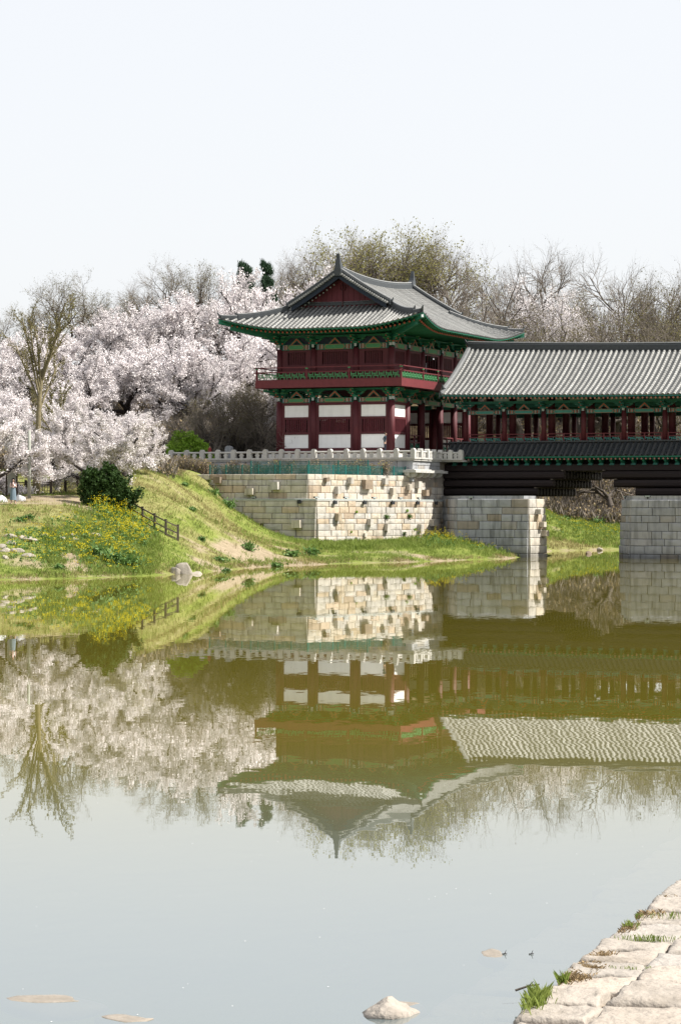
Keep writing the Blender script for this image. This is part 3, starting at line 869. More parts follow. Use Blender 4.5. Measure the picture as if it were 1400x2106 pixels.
# verge ridges down the gable edges, then hip ridges to the corners
for sg in (-1, 1):
    for side in ('right','left'):
        y = sg*(YV-.22)
        path = [Vector(roof_pt(side, y, t))+Vector((0,0,.02)) for t in np.linspace(RA-.1, TG-.55, 14)]
        ridge_run('verge_ridge', path, 1.0, 1.0)
        d = path[-1]-path[-2]; d.z = 0
        horn(path[-1]+Vector((0,0,.12)), d, .75)
        sd = 'front' if sg < 0 else 'rear'
        xs = 1 if side == 'right' else -1
        hp = [Vector(roof_pt(sd, xs*(RA-t), t))+Vector((0,0,.03)) for t in np.linspace(TG+.1, .95, 12)]
        ridge_run('hip_ridge', hp, .95, .95)
        d = hp[-1]-hp[-2]; d.z = 0; horn(hp[-1]+Vector((0,0,.16)), d, .8)
        hp2 = [Vector(roof_pt(sd, xs*(RA-t), t))+Vector((0,0,.03)) for t in np.linspace(1.0, .12, 6)]
        ridge_run('hip_ridge', hp2, .85, .62)
        d = hp2[-1]-hp2[-2]; d.z = 0; horn(hp2[-1]+Vector((0,0,.08)), d, .8)
        # outward verge tiles and bargeboard under them
        if sg < 0:
            vt = MB(); vt.tube([(0,0,0),(0,-.42,-.03)], [.10,.10], 8); vtm = vt.mesh('verge_tile', M['tile'])
            L = 22
            for i in range(L):
                t = lerp(RA-.35, TG-.3, i/(L-1)); p = Vector(roof_pt(side, y, t))
                inst(vtm, 'verge_tile', roof, (p.x, p.y+.02, p.z+.04))
            bb = MB(); pth = [Vector(roof_pt(side, y, t))+Vector((0,0,-.30)) for t in np.linspace(RA-.02, TG-.2, 10)]
            for q in pth: q.y = BC-YV+.10
            bb.sweep([(-.04,-.22),(.04,-.22),(.04,.2),(-.04,.2)], pth); bb.build('bargeboard', M['navy'], roof)
            ed = MB(); sm = MB(); sm.tube([(0,0,0),(0,-.05,0)], [.07,.07], 7); smm = sm.mesh('rafter_end', [M['pale']])
            for i in range(11):
                t = lerp(RA-.7, TG+.1, i/10); p = Vector(roof_pt(side, y, t))
                inst(smm, 'rafter_end', roof, (p.x, BC-RBh+TG-.36, p.z-.52))
    # gable wall of vertical boards
    yg = BC + sg*(RBh-TG-.02) if sg > 0 else BC - (RBh-TG) - .12
    zb = rz(TG, 99) + .05
    hw = RA-TG-.1
    if sg < 0:
        nb = 16
        for i in range(nb):
            x0 = -hw + 2*hw*i/nb; x1 = x0 + 2*hw/nb - .025
            def top(x): return max(zb+.12, rz(RA-abs(x), 99, YV)-.42)
            b = MB(); ps = [(AC+x0,yg,zb-.25),(AC+x1,yg,zb-.25),(AC+x1,yg,top(x1)),(AC+x0,yg,top(x0))]
            b.extr(ps, (0,.08 + .02*(i%2),0)); b.build('gable_board', M['red_dark'], roof)
        for s_ in (-1,1):
            b = MB(); b.beam((AC+s_*.1,yg-.05,zb+2.15),(AC+s_*(hw-.5),yg-.05,zb+.42),.06,.16); b.build('gable_trim', M['red'], roof)
        b = MB(); b.beam((AC,yg-.06,zb-.1),(AC,yg-.06,zb+1.75),.14,.05)
        for s_ in (-1,1): b.tube([(AC+s_*(.06+.17*math.sin(q)),yg-.06,zb+1.45+.22*math.cos(q)) for q in np.linspace(0,PI*1.1,8)],[.045]*8,5)
        b.build('gable_ornament', M['red'], roof)
        bk = MB(); bk.add([(AC-hw-.3,yg+.2,zb-.3),(AC+hw+.3,yg+.2,zb-.3),(AC,yg+.2,rz(RA,99,YV)-.1)],[(0,1,2)]); bk.build('gable_back', M['red_dark'], roof)
    else:
        bk = MB(); bk.add([(AC-hw-.3,yg,zb-.3),(AC+hw+.3,yg,zb-.3),(AC,yg,rz(RA,99,YV)-.1)],[(0,2,1)]); bk.build('gable_back', M['red_dark'], roof)
# ridge course at the foot of the gable
path = [Vector((AC+x, BC-(RBh-TG)-.05, rz(TG,99)+.06+.10*(x/hw)**2)) for x in np.linspace(-hw-.05, hw+.05, 9)]
ridge_run('foot_ridge', path, .8, .6)
# ================================================================ STONE HELPERS
def block_mesh(name, mt, seed, bev=.05, rough=.03):
    """one dressed block in a unit cell: x 0..1 along the wall, y depth behind the face, z 0..1; soft edges"""
    r = random.Random(seed); b = MB()
    e = bev
    def j(): return r.uniform(-rough, rough)
    f = [(e*.4,0,e),(1-e*.4,0,e),(1-e*.4,0,1-e),(e*.4,0,1-e)]
    f = [(x+j()*.3, j()*.8, z+j()*.6) for x, y, z in f]
    m_ = [(0,.10,0),(1,.10,0),(1,.10,1),(0,.10,1)]
    k = [(0,1,0),(1,1,0),(1,1,1),(0,1,1)]
    ctr = (.5+j(), -.05+j(), .5+j()*2)
    vs = f + m_ + k + [ctr]
    fs = [(0,1,12),(1,2,12),(2,3,12),(3,0,12),
          (4,5,1,0),(5,6,2,1),(6,7,3,2),(7,4,0,3),(8,9,5,4),(9,10,6,5),(10,11,7,6),(11,8,4,7)]
    b.add(vs, fs)
    return b.mesh(name, mt)
BLK = [block_mesh('stone_block', M['stone'], i) for i in range(6)]
BLKG = [block_mesh('stone_block', M['stone_g'], i+20) for i in range(6)]

def stone_face(parent, p0, p1, zs, batter, meshes, lmin, lmax, seed, skip=None, depth=.35, proud=.03, name='stone_block'):
    """courses of blocks on the face from p0 to p1 (building frame); outward is to the right of p0 -> p1; zs = course levels bottom up"""
    r = random.Random(seed)
    p0, p1 = Vector(p0), Vector(p1); d = p1-p0; Lf = d.length; t = d/Lf; out = Vector((t.y, -t.x))
    ang = math.atan2(t.y, t.x); zt = zs[-1]
    for z0, z1 in zip(zs[:-1], zs[1:]):
        x = 0.0
        offs = batter*(zt-z0)
        while x < Lf-.02:
            w = r.uniform(lmin, lmax)
            if Lf-x-w < lmin*.6: w = Lf-x
            cm = p0 + t*(x+w/2) + out*.4; wx_, wy_ = L2W(cm.x, cm.y)
            if z1 > h1(wx_, wy_)-.12:                      # stones wholly below ground are left out
                o2 = offs + r.uniform(-proud, proud)
                c = p0 + t*x + out*o2
                g_ = .014
                inst(r.choice(meshes), name, parent, (c.x+t.x*g_, c.y+t.y*g_, z0+g_*.8), (0,0,ang), (w-2*g_, depth, z1-z0-1.6*g_))
            x += w
def levels(z0, z1, n, seed, var=.14):
    r = random.Random(seed); w = [1+r.uniform(-var,var) for _ in range(n)]; s = sum(w); out = [z0]
    for q in w: out.append(out[-1]+(z1-z0)*q/s)
    return out

# ================================================================ ABUTMENT under the pavilion terrace
C_ = (-.71,-14.77); K_ = (3.3,-3.8); E_ = (3.3, 5.0); W_ = (-13.5,-14.77)
ZT, ZL = 6.46, 4.45
ABT = thing('stone_abutment', 'tall two-tiered granite block wall below the pavilion terrace, sunlit right side', 'stone wall', (-2.5,-8,0))
core = MB()
core.prism([(-13.5,-14.45),(-.9,-14.45),(3.0,-3.75),(3.0,7.5),(-13.5,7.5)], -.5, 6.36); core.build('wall_core', M['mortar'], ABT)
cap = MB(); cap.prism([(-13.5,-14.4),(-.95,-14.4),(2.95,-3.7),(2.95,7.5),(-13.5,7.5)], 6.365, ZT-.02); cap.build('planting_bed', M['soil'], ABT)
zu = levels(ZL, ZT, 4, 2); zl = levels(-.25, ZL-.06, 10, 5)
stone_face(ABT, W_, C_, zu, .04, BLK, 1.1, 2.0, 11)
stone_face(ABT, C_, K_, zu, .04, BLK, .6, 1.35, 12)
stone_face(ABT, K_, E_, zu, .04, BLK, .6, 1.3, 13)
# lower tier stands a little forward
C2 = (.14,-15.07); K2 = (4.15,-4.1); E2 = (4.15,5.0); W2 = (-13.5,-15.07)
core2 = MB(); core2.prism([(-13.5,-14.8),(-.05,-14.8),(3.85,-4.05),(3.85,7.5),(-13.5,7.5)], -.6, ZL-.08); core2.build('wall_core', M['mortar'], ABT)
stone_face(ABT, W2, C2, zl, .075, BLK, 1.2, 2.1, 14)
stone_face(ABT, C2, K2, zl, .075, BLK, .65, 1.5, 15)
stone_face(ABT, K2, E2, zl, .075, BLK, .65, 1.4, 16)
# ledge coping between the tiers
for p, q_, w in ((W2,C2,.55),(C2,K2,1.0),(K2,E2,1.0)):
    b = MB(); p_, q2 = Vector(p), Vector(q_); t = (q2-p_).normalized(); out = Vector((t.y,-t.x)); ps = [p_+out*.06, q2+out*.06, q2-out*w, p_-out*w]
    b.prism([(v.x,v.y) for v in ps], ZL-.058, ZL+.015); b.build('ledge', M['stone_n'], ABT)
    b = MB(); a_ = p_+out*.02; c_ = q2+out*.02
    b.tube([(a_.x,a_.y,ZL+.06),(c_.x,c_.y,ZL+.06)],[.04,.04],6); b.build('conduit', M['metal_p'], ABT)
# long tie stones that stick out of the wall
tie = MB()
tie.add([(-.5,-.5,-.5),(.5,-.5,-.5),(.5,.5,-.5),(-.5,.5,-.5),(-.46,-.5,.46),(.47,-.5,.5),(.5,.5,.5),(-.5,.5,.5)],[(0,3,2,1),(4,5,6,7),(0,1,5,4),(1,2,6,5),(2,3,7,6),(3,0,4,7)])
tiem = tie.mesh('tie_stone', M['stone']); tieb = tie.mesh('tie_stone', M['stone_b'])
def ties(p, q_, lst, z_batter):
    p_, q2 = Vector(p), Vector(q_); t = (q2-p_).normalized(); out = Vector((t.y,-t.x)); ang = math.atan2(t.y,t.x)
    for f, z, w, h, pr, bm in lst:
        pr *= .72
        c = p_.lerp(q2, f) + out*(pr/2-.12 + z_batter*(ZT-z if z > ZL else ZL-z))
        inst(tieb if bm else tiem, 'tie_stone', ABT, (c.x,c.y,z), (0.03*math.sin(f*40),0.05*math.sin(f*70),ang), (w,pr+.3,h))
# (fraction along, height, width, height, projection, brown) from the wall's left end
ties(C_, K_, [(.16,6.05,.36,.32,.42,1),(.385,6.0,.36,.5,.5,0),(.545,5.72,.85,.75,.55,1),(.725,5.98,.34,.5,.45,0),(.26,5.25,.36,.6,.5,0),(.80,5.2,.34,.58,.45,0),(.965,5.55,.34,.5,.45,0)], .04)
ties(K_, E_, [(.12,5.75,.7,.55,.5,0),(.30,5.1,.95,.5,.55,1)], .04)
ties(C2, K2, [(.18,3.15,.40,.55,.5,0),(.485,2.75,.38,.5,.5,0),(.65,2.35,.38,.55,.5,0),(.09,1.25,.6,.4,.35,0),(.36,1.4,.4,.4,.35,0),(.985,2.3,.38,.6,.5,0),(.44,1.75,.25,.3,.2,0),(.84,1.8,.32,.4,.3,0)], .075)
ties(K2, E2, [(.26,2.7,1.0,.55,.5,0)], .075)
ties(W_, C_, [(.40,6.0,.6,.5,.5,1),(.62,5.1,.7,.5,.55,0),(.79,5.55,.65,.6,.6,0)], .04)
ties(W2, C2, [(.89,2.6,.75,.6,.55,0)], .075)

# weeds rooted in the wall joints are made with the other plants
# ================================================================ TERRACE and its balustrade
TA0, TA1, TBf, TBr = -18.3, 3.6, -4.0, 1.9
TER = thing('stone_terrace', 'raised stone terrace carrying the pavilion', 'terrace', (-5,8,6.4))
b = MB(); b.prism([(TA0,TBf+.2),(TA1-.25,TBf+.2),(TA1-.25,20.5),(TA0,20.5)], 4.0, 7.68); b.build('terrace_body', M['stone_g'], TER)
b = MB(); b.prism([(TA0-.05,TBf-.1),(TA1+.1,TBf-.1),(TA1+.1,TBr+.1),(5.6,TBr+.1),(5.6,16.5),(TA1+.1,16.5),(TA1+.1,20.6),(TA0-.05,20.6)], 7.684, 7.82); b.build('paving', M['stone_n'], TER)
stone_face(TER, (TA0,TBf), (TA1-.05,TBf), levels(6.0,7.68,3,7), 0, BLKG, .9, 1.9, 31, depth=.3, proud=.01)
stone_face(TER, (TA1-.05,TBf), (TA1-.05,TBr), [6.98,7.32,7.68], 0, BLKG[:3], 1.1, 1.6, 32, depth=.3, proud=.01)
# moulded slab and rounded corbels on the bridge-side corner
b = MB(); b.box(2.5, TA1+.42, TBf-.5, TBr+.6, 6.72, 6.92); b.box(2.6, TA1+.18, TBf-.22, TBr+.3, 6.922, 7.0); b.build('corner_slab', M['stone_n'], TER)
cb = MB(); cb.extr([(0,-.22,0),(.55,-.22,0),(.52,-.22,-.16),(.40,-.22,-.3),(.2,-.22,-.38),(0,-.22,-.40)][::-1], (0,.44,0)); cbm = cb.mesh('corbel', M['stone_n'])
for k in range(5): inst(cbm, 'corbel', TER, (3.3, TBf+.1+k*1.35, 6.715))
for k in range(3): inst(cbm, 'corbel', TER, (3.2-k*1.1, TBf+.12, 6.715), (0,0,-PI/2))

BAL = thing('stone_balustrade', 'pale granite balustrade with round-topped posts along the terrace edge', 'balustrade', (-7,-4,7.82))
pm = MB(); pm.box(-.19,.19,-.19,.19,0,.62)
arc = [(.19*math.cos(q), .62+.24*math.sin(q)) for q in np.linspace(0,PI,8)]
pm.extr([(x,-.19,z) for x, z in arc], (0,.38,0)); postm = pm.mesh('post', M['stone_n'])
def bal_run(p, q_, n, first=True):
    p_, q2 = Vector(p), Vector(q_); t = (q2-p_).normalized(); ang = math.atan2(t.y,t.x); L = (q2-p_).length; st = L/n
    hr = MB(); hr.tube([(p_.x,p_.y,8.42),(q2.x,q2.y,8.42)],[.085,.085],8); hr.build('handrail', M['stone_n'], BAL)
    b = MB(); b.beam((p_.x,p_.y,7.89),(q2.x,q2.y,7.89),.34,.13); b.build('base_rail', M['stone_n'], BAL)
    sp_ = MB(); sp_.box(-.13,.13,-.08,.08,.135,.53); sp_.box(-.2,.2,-.075,.075,.3,.4); spm = sp_.mesh('rail_support', M['stone_n'])
    for k in range(n+1):
        c = p_ + t*(k*st)
        if k or first: inst(postm, 'post', BAL, (c.x,c.y,7.825), (0,0,ang))
        if k < n:
            m_ = c + t*(st/2); inst(spm, 'rail_support', BAL, (m_.x,m_.y,7.825), (0,0,ang))
bal_run((TA0,TBf),(TA1,TBf),15); bal_run((TA1,TBf),(TA1,TBr),4,False); bal_run((TA1,TBr),(5.4,TBr),2,False)
bal_run((TA0,TBf),(TA0,6),6,False)

# ================================================================ COVERED BRIDGE
BAX, BE, BF = 8.1, 1.3, 4.2           # axis, eave and front column row (b)
A_V, A_END = 3.75, 44.0
BCOL0, BBAY = 4.93, 3.42
HWE = BAX-BE
def sag(a): return max(0, 1-(a-A_V)/26.0)**2 if a < A_V+26 else 0.0
def bz(a, t): return 12.92 + .30*sag(a) + (.42*t + .0245*t*t) + .28*sag(a)*(t/HWE)   # t inward from the eave
BRG = thing('covered_bridge', 'long roofed timber bridge with red posts, teal brackets and grey tiled roof', 'bridge', (20, 8, 4.86))
b = MB(); avals = list(np.linspace(A_V, A_END, 40)); tv = np.linspace(0, HWE, 9)
b.grid([[(a, BE+t, bz(a,t)-.02) for t in tv] for a in avals][::1])
b.grid([[(a, 2*BAX-BE-t, bz(a,t)-.02) for t in tv] for a in avals][::-1])
broof = b.build('roof', M['deck'], BRG)
n = int((A_END-A_V)/.452)
for i in range(n):
    a = A_V+.42+i*.452
    place(tile_row('tile_row', [(a, BE+t, bz(a,t)) for t in np.linspace(-.08, HWE-.2, 14)], M['tile'], r=.118, tl=.33), 'tile_row', broof)
def bridge_ridge():
    global roof
    roof = broof
    path = [Vector((a, BAX, bz(a, HWE)-.03)) for a in np.linspace(A_V-.1, A_END, 40)]
    ridge_run('main_ridge', path, 1.1, 1.25)
    horn(path[0]+Vector((0,0,.2)), (-1,0,0), 1.0)
    for sg in (-1, 1):
        pth = [Vector((A_V+.02, BAX+sg*(HWE-t), bz(A_V,t)+.02)) for t in np.linspace(HWE-.1, .75, 12)]
        b = MB(); b.sweep([(-.2,-.12),(.2,-.12),(.2,.16),(.1,.22),(-.1,.22),(-.2,.16)], pth, 0); b.build('verge_ridge', [M['tile_top']], broof)
        horn(pth[-1]+Vector((0,0,.05)), (0,sg,0), .8)
        pth = [Vector((A_V+.12, BAX+sg*(HWE-t), bz(A_V,t)+.0)) for t in np.linspace(.8, -.02, 4)]
        b = MB(); b.sweep([(-.18,-.1),(.18,-.1),(.16,.12),(-.16,.12)], pth, 0); b.build('verge_ridge', [M['tile_top']], broof)
        horn(pth[-1]+Vector((0,0,-.04)), (0,sg,0), .7)
    gb = MB(); gb.add([(A_V+.35,BE+1.2,bz(A_V,1.2)-.2),(A_V+.35,2*BAX-BE-1.2,bz(A_V,1.2)-.2),(A_V+.35,BAX,bz(A_V,HWE)-.3)],[(0,1,2)]); gb.build('gable_board', M['red_dark'], broof)
    bb = MB(); bb.sweep([(-.04,-.35),(.04,-.35),(.04,.05),(-.04,.05)], [Vector((A_V-.08, BE+t, bz(A_V,t)-.02)) for t in np.linspace(.1,HWE,8)]); bb.build('bargeboard', M['tile_d'], broof)
bridge_ridge()
eb = MB(); pth = [Vector((a, BE+.02, bz(a,0))) for a in avals]
eb.sweep([(-.03,-.16),(.03,-.16),(.03,-.03),(-.03,-.03)], pth, 0); eb.sweep([(-.05,-.05),(.05,-.05),(.05,0),(-.05,0)], pth, 1); eb.build('eave_board', [M['teal'], M['tile_d']], broof)
sb = MB(); sb.grid([[(a, BE+.05, bz(a,.05)-.07), (a, BF+.2, 13.5+.3*sag(a))] for a in avals]); sb.grid([[(a, 2*BAX-BE-.05, bz(a,.05)-.07), (a, 2*BAX-BF, 13.25+.3*sag(a))] for a in avals]); sb.build('soffit', M['soffit_t'], broof)
rt = rafter_mesh('rafter', 1.0, .085, M['teal'], M['pink'])
n = int((A_END-A_V-.4)/.36)
for i in range(n):
    a = A_V+.3+i*.36; z = bz(a,.25)-.36
    p, q_ = Vector((a, BF, z+.62)), Vector((a, BE+.22, z)); o = inst(rt, 'rafter', BRG, p); aim(o, p, q_)

ncol = 12
cols = [BCOL0+k*BBAY for k in range(ncol)]
ZD = 9.32                                   # deck
cf = smooth_sides(cyl_mesh('column', .215, 0, 12.05-ZD, M['red'], 14)); ci = smooth_sides(cyl_mesh('column', .31, 0, 13.9-ZD, M['red'], 14))
ROWS = [(BF,cf),(BF+2.0,ci),(BF+5.7,ci),(2*BAX-BF,cf)]
for a in cols:
    for b_, me_ in ROWS: inst(me_, 'column', BRG, (a, b_, ZD))
tb = beam_mesh('tie_beam', BBAY-.42, .34, M['teal'], M['teal_l'], .26)
fr2 = fret_mesh('fret', BBAY/2-.36, .30, M['teal_l'], .05)
for k, a in enumerate(cols):
    for bb_, rot in ((BF,0),(2*BAX-BF,PI)):
        inst(BR_T, 'bracket', BRG, (a, bb_, 11.98+.1*sag(a)), (0,0,rot), (1.0,1.0,.62))
    if k == ncol-1: break
    m_ = a+BBAY/2
    for bb_, rot in ((BF,0),(2*BAX-BF,PI)):
        inst(tb, 'tie_beam', BRG, (m_, bb_, 11.62), (0,0,rot)); inst(CH_T, 'strut', BRG, (m_, bb_, 11.965), (0,0,rot), (1.15,1,.55))
    b = MB(); b.box(a+.2, a+BBAY-.2, BF-.05, BF+.05, 9.94, 10.01); b.box(a+.2, a+BBAY-.2, BF-.05, BF+.05, 9.70, 9.77); b.box(a+.2, a+BBAY-.2, BF-.06, BF+.06, ZD, 9.40)
    for x in (a+.26, m_, a+BBAY-.26): b.box(x-.05,x+.05,BF-.045,BF+.045,9.40,9.94)
    rl = b.build('railing', M['rail_red'], BRG)
    for x in (a+.2+BBAY/4-.06, a+BBAY-.2-BBAY/4+.06): inst(fr2, 'fret', rl, (x, BF, 9.402))
    b = MB(); bq = 2*BAX-BF; b.box(a+.2, a+BBAY-.2, bq-.05, bq+.05, 9.94, 10.01); b.box(a+.2, a+BBAY-.2, bq-.05, bq+.05, 9.70, 9.77); b.build('railing', M['rail_red'], BRG)
    for bb_ in (BF+2.0, BF+5.7):
        b = MB(); b.box(a+.3, a+BBAY-.3, bb_-.12, bb_+.12, 12.25, 12.6); b.build('tie_beam', M['teal'], BRG)
b = MB()
for bb_ in (BF, 2*BAX-BF): b.box(A_V+.5, A_END, bb_-.13, bb_+.13, 12.50, 12.70)
b.build('purlin', M['teal'], BRG)
b = MB(); b.box(3.0, A_END, BF-.35, 2*BAX-BF+.35, 9.12, ZD-.002); b.build('deck', M['brown'], BRG)
# gate posts where the bridge leaves the pavilion
for bb_ in (BF+1.2, 2*BAX-BF-1.2):
    pass
# pent roof below the deck
PZ0, PZ1, PB0, PB1 = 9.30, 8.12, 3.95, 2.45
def pz(t): return PZ1 + (PZ0-PZ1)*(t*.85 + .15*t*t)
b = MB(); b.grid([[(a, lerp(PB1,PB0,t), pz(t)-.02) for t in (0,.33,.66,1)] for a in np.linspace(3.7, A_END, 30)]); pent = b.build('pent_roof', M['deck'], BRG)
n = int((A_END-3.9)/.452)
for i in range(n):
    a = 3.95+i*.452; place(tile_row('tile_row', [(a, lerp(PB1-.06,PB0,t), pz(t)) for t in np.linspace(0,1,6)], M['tile_d'], r=.115, tl=.33), 'tile_row', pent)  # dark tile here: shade under the eaves is put into the colour
b = MB(); b.box(3.6,A_END,PB1+.02,PB1+.08,PZ1-.14,PZ1-.025); b.build('eave_board', M['green'], pent)
b = MB(); b.box(3.6,A_END,PB0-.25,PB0-.05,PZ0-.02,PZ0+.10); b.build('top_course', M['tile_d'], pent)
b = MB(); b.grid([[(a, PB1+.1, PZ1-.05),(a, PB0+.1, 8.75)] for a in (3.7,A_END)]); b.build('soffit', M['soffit_t'], pent)
rt2 = rafter_mesh('rafter', 1.0, .075, M['teal'], M['pink'])
n = int((A_END-4)/.36)
for i in range(n):
    a = 4+i*.36; p, q_ = Vector((a, 4.0, 8.45)), Vector((a, PB1+.15, PZ1-.24)); o = inst(rt2, 'rafter', BRG, p); aim(o, p, q_)
bk = MB()                                     # stepped bracket under the pent roof
bk.box(-.10,.10,-.75,.4,.42,.62,0); bk.extr([(-.09,.4,.15),(-.09,-.35,.15),(-.09,-.62,.30),(-.09,-.66,.42),(-.09,.4,.42)],(.18,0,0),0); bk.box(-.16,.16,-.30,.0,-.02,.15,1); bk.box(-.2,.2,-.36,-.3,.0,.06,1)
bk.box(-.32,.32,-.06,.06,.46,.6,0)
bkm = bk.mesh('pent_bracket', [M['green'], M['teal']])
n = int((A_END-4.2)/.905)
for i in range(n): inst(bkm, 'pent_bracket', BRG, (4.3+i*.905, 3.55, 7.40))
b = MB(); b.box(4,A_END,3.30,3.45,7.82,7.95); b.build('purlin', M['green'], BRG)
# longitudinal girders and the stepped cantilever logs over each pier
for bb_ in np.linspace(3.55, 12.65, 6):
    b = MB(); b.box(3.4, A_END, bb_-.22, bb_+.22, 6.96, 7.46); b.build('girder', M['brown'], BRG)
b = MB(); b.box(3.4, A_END, 4.2, 12.0, 7.47, 9.1); b.build('deck_joists', M['brown'], BRG)
logc = {}
def logs(a0, a1, z0, z1, nb=13):
    key = (round(a1-a0,2), round(z1-z0,2))
    if key not in logc:
        q_ = MB(); L = a1-a0; r = (z1-z0)/2
        q_.tube([(0,0,0),(L,0,0)],[r*.98,r*.98],8,0); q_.tube([(L+.003,0,0),(L+.02,0,0)],[r*.8]*2,8,0); q_.tube([(-.003,0,0),(-.02,0,0)],[r*.8]*2,8,0)
        logc[key] = q_.mesh('cantilever_log', M['brown'])
    for bb_ in np.linspace(3.35, 12.85, nb): inst(logc[key], 'cantilever_log', BRG, (a0, bb_, (z0+z1)/2))
def crossbeams(xs, z, w=.16):
    for x in xs:
        b = MB(); b.box(x-w/2, x+w/2, 3.0, 13.2, z-.05, z+.05); b.build('cross_beam', M['wood_g'], BRG)
for a0, a1, z0, z1 in ((3.4,13.9,6.25,6.92),(3.4,13.0,5.58,6.22),(3.4,11.6,4.90,5.54),(17.1,31.2,6.25,6.92),(18.1,30.2,5.58,6.22),(19.9,28.6,4.90,5.54)):
    logs(a0, a1, z0, z1)
crossbeams((13.75,17.25,31.0), 6.96); crossbeams((12.85,18.25), 6.235); crossbeams((11.45,), 5.56)

# ================================================================ BRIDGE PIERS
def pier(name, label, poly, z0, z1, n, seed, lit=None, faces=None):
    T = thing(name, label, 'pier', (sum(p[0] for p in poly)/len(poly), sum(p[1] for p in poly)/len(poly), 0))
    c = MB(); k = len(poly); ctr = Vector((sum(p[0] for p in poly)/k, sum(p[1] for p in poly)/k))
    ins = []
    for i in range(k):
        p0, p1, p2 = Vector(poly[i-1]), Vector(poly[i]), Vector(poly[(i+1)%k])
        t1, t2 = (p1-p0).normalized(), (p2-p1).normalized(); n1, n2 = Vector((t1.y,-t1.x)), Vector((t2.y,-t2.x))
        bis = (n1+n2); bis = bis/ max(.3, bis.dot(n1)) ; ins.append(p1-bis*.12)
    c.prism([(p.x,p.y) for p in ins], z0-.5, z1-.03); c.build('pier_core', M['mortar'], T)
    zs = levels(z0, z1, n, seed)
    for i in range(k):
        if faces and i not in faces: continue
        stone_face(T, poly[i], poly[(i+1)%k], zs, .045, BLKG if lit is None else lit.get(i, BLKG), .75, 1.9, seed*7+i, depth=.4)
    return T
P1 = [(7.2,-3.5),(13.2,-3.5),(13.7,-.95),(8.6,2.6),(7.4,13.5),(3.6,13.5),(3.6,2.0)]
pier('bridge_pier', 'granite pier standing on the grassy bank below the left end of the bridge', P1, -.3, 4.62, 8, 3, {1: BLK, 2: BLK}, faces=(0,1,2,6))  # right-hand faces get paler blocks: sunlight put into the stone colour
b = MB(); b.prism([(7.35,-3.35),(12.75,-3.35),(12.95,-1.0),(8.5,2.4),(7.3,13.3),(3.7,13.3),(3.7,2.0)], 4.625, 4.86)
T1 = [o for o in bpy.data.objects if o.name == 'bridge_pier'][0]
b.build('cap_slab', M['stone_g'], T1)
ABTt = [(.45,3.6,.42),(.62,2.6,.4),(.75,1.9,.45)]
for f, z, w in ABTt:
    p_, q2 = Vector(P1[1]), Vector(P1[2]); c = p_.lerp(q2, f); t = (q2-p_).normalized(); out = Vector((t.y,-t.x)); c = c+out*(.2+.045*(4.6-z))
    inst(tiem, 'tie_stone', T1, (c.x,c.y,z), (0,0,math.atan2(t.y,t.x)), (w,.6,w))
P2 = [(21.6,-3.5),(27.0,-3.5),(28.5,-1),(28.5,17),(27,19.5),(21.6,19.5),(20.05,17),(20.05,-1)]
pier('bridge_pier', 'grey granite pier standing in the water at the right edge of the photo', P2, -1.4, 4.55, 10, 9, None, faces=(0,1,7))
T2 = [o for o in bpy.data.objects if o.name.startswith('bridge_pier') and o != T1][0]
b = MB(); b.prism([(21.7,-3.3),(26.9,-3.3),(28.35,-.9),(28.35,17),(20.2,17),(20.2,-.9)], 4.555, 4.86); b.build('cap_slab', M['stone_g'], T2)
P3 = [(x+15.9,y) for x, y in P2]
T3 = pier('bridge_pier', 'grey granite pier carrying the bridge beyond the right edge of the photo', P3, -1.4, 4.55, 10, 10, None, faces=(0,7))
logs(33, 45, 4.9, 6.9, 5)
# ================================================================ PLANTS
M['bark_c'] = mat('cherry_bark', (.050,.040,.036), (.026,.021,.020), scale=4, rough=.9, bump=.02, bscale=9)
M['bark_b'] = mat('grey_brown_bark', (.085,.070,.058), (.045,.038,.032), scale=3, rough=.9, bump=.02, bscale=9)
M['bark_o'] = mat('lichen_olive_bark', (.21,.18,.105), (.13,.108,.065), scale=3, rough=.9, bump=.02, bscale=9)
M['twig'] = mat('brown_twigs', (.205,.178,.150), (.135,.115,.095), scale=.6, rough=.9)
M['bloss'] = mat('cherry_blossom', (.75,.71,.715), (.64,.60,.61), scale=.9, rough=.9, trans=.18, rnd=.09, c3=(.73,.69,.695), spec=.1)
M['bud_o'] = mat('olive_buds', (.17,.155,.055), (.11,.10,.04), scale=.5, rough=.9, trans=.3)
M['bud_y'] = mat('yellow_green_leaf_buds', (.28,.265,.085), (.20,.19,.065), scale=.5, rough=.9, trans=.35)
M['bud_b'] = mat('red_brown_buds', (.13,.092,.072), (.09,.066,.052), scale=.5, rough=.9, trans=.2)
M['leaf_d'] = mat('dark_evergreen_leaf', (.022,.050,.010), (.035,.070,.014), scale=1.5, rough=.7, trans=.2, spec=.2)
M['leaf_g'] = mat('fresh_green_leaf', (.19,.34,.035), (.27,.42,.055), scale=1.2, rough=.7, trans=.35)
M['leaf_w'] = mat('weed_leaf', (.07,.145,.035), (.12,.21,.05), scale=1.5, rough=.6, trans=.25)
M['leaf_t'] = mat('dry_leaf', (.33,.255,.15), (.21,.16,.09), scale=1.0, rough=.9, trans=.15)
M['needle'] = mat('pine_needle', (.028,.065,.030), (.018,.045,.022), scale=1.0, rough=.7, trans=.1)
M['grass'] = mat('spring_grass', (.150,.215,.034), (.25,.285,.075), scale=.8, rough=.7, trans=.4, c3=(.19,.25,.05))
M['grass_d'] = mat('dry_grass', (.34,.30,.135), (.25,.215,.09), scale=.8, rough=.9, trans=.4)
M['canola'] = mat('yellow_canola_petals', (.62,.52,.010), (.52,.44,.010), scale=1.5, rough=.7, trans=.35)
RNG = np.random.default_rng(7)

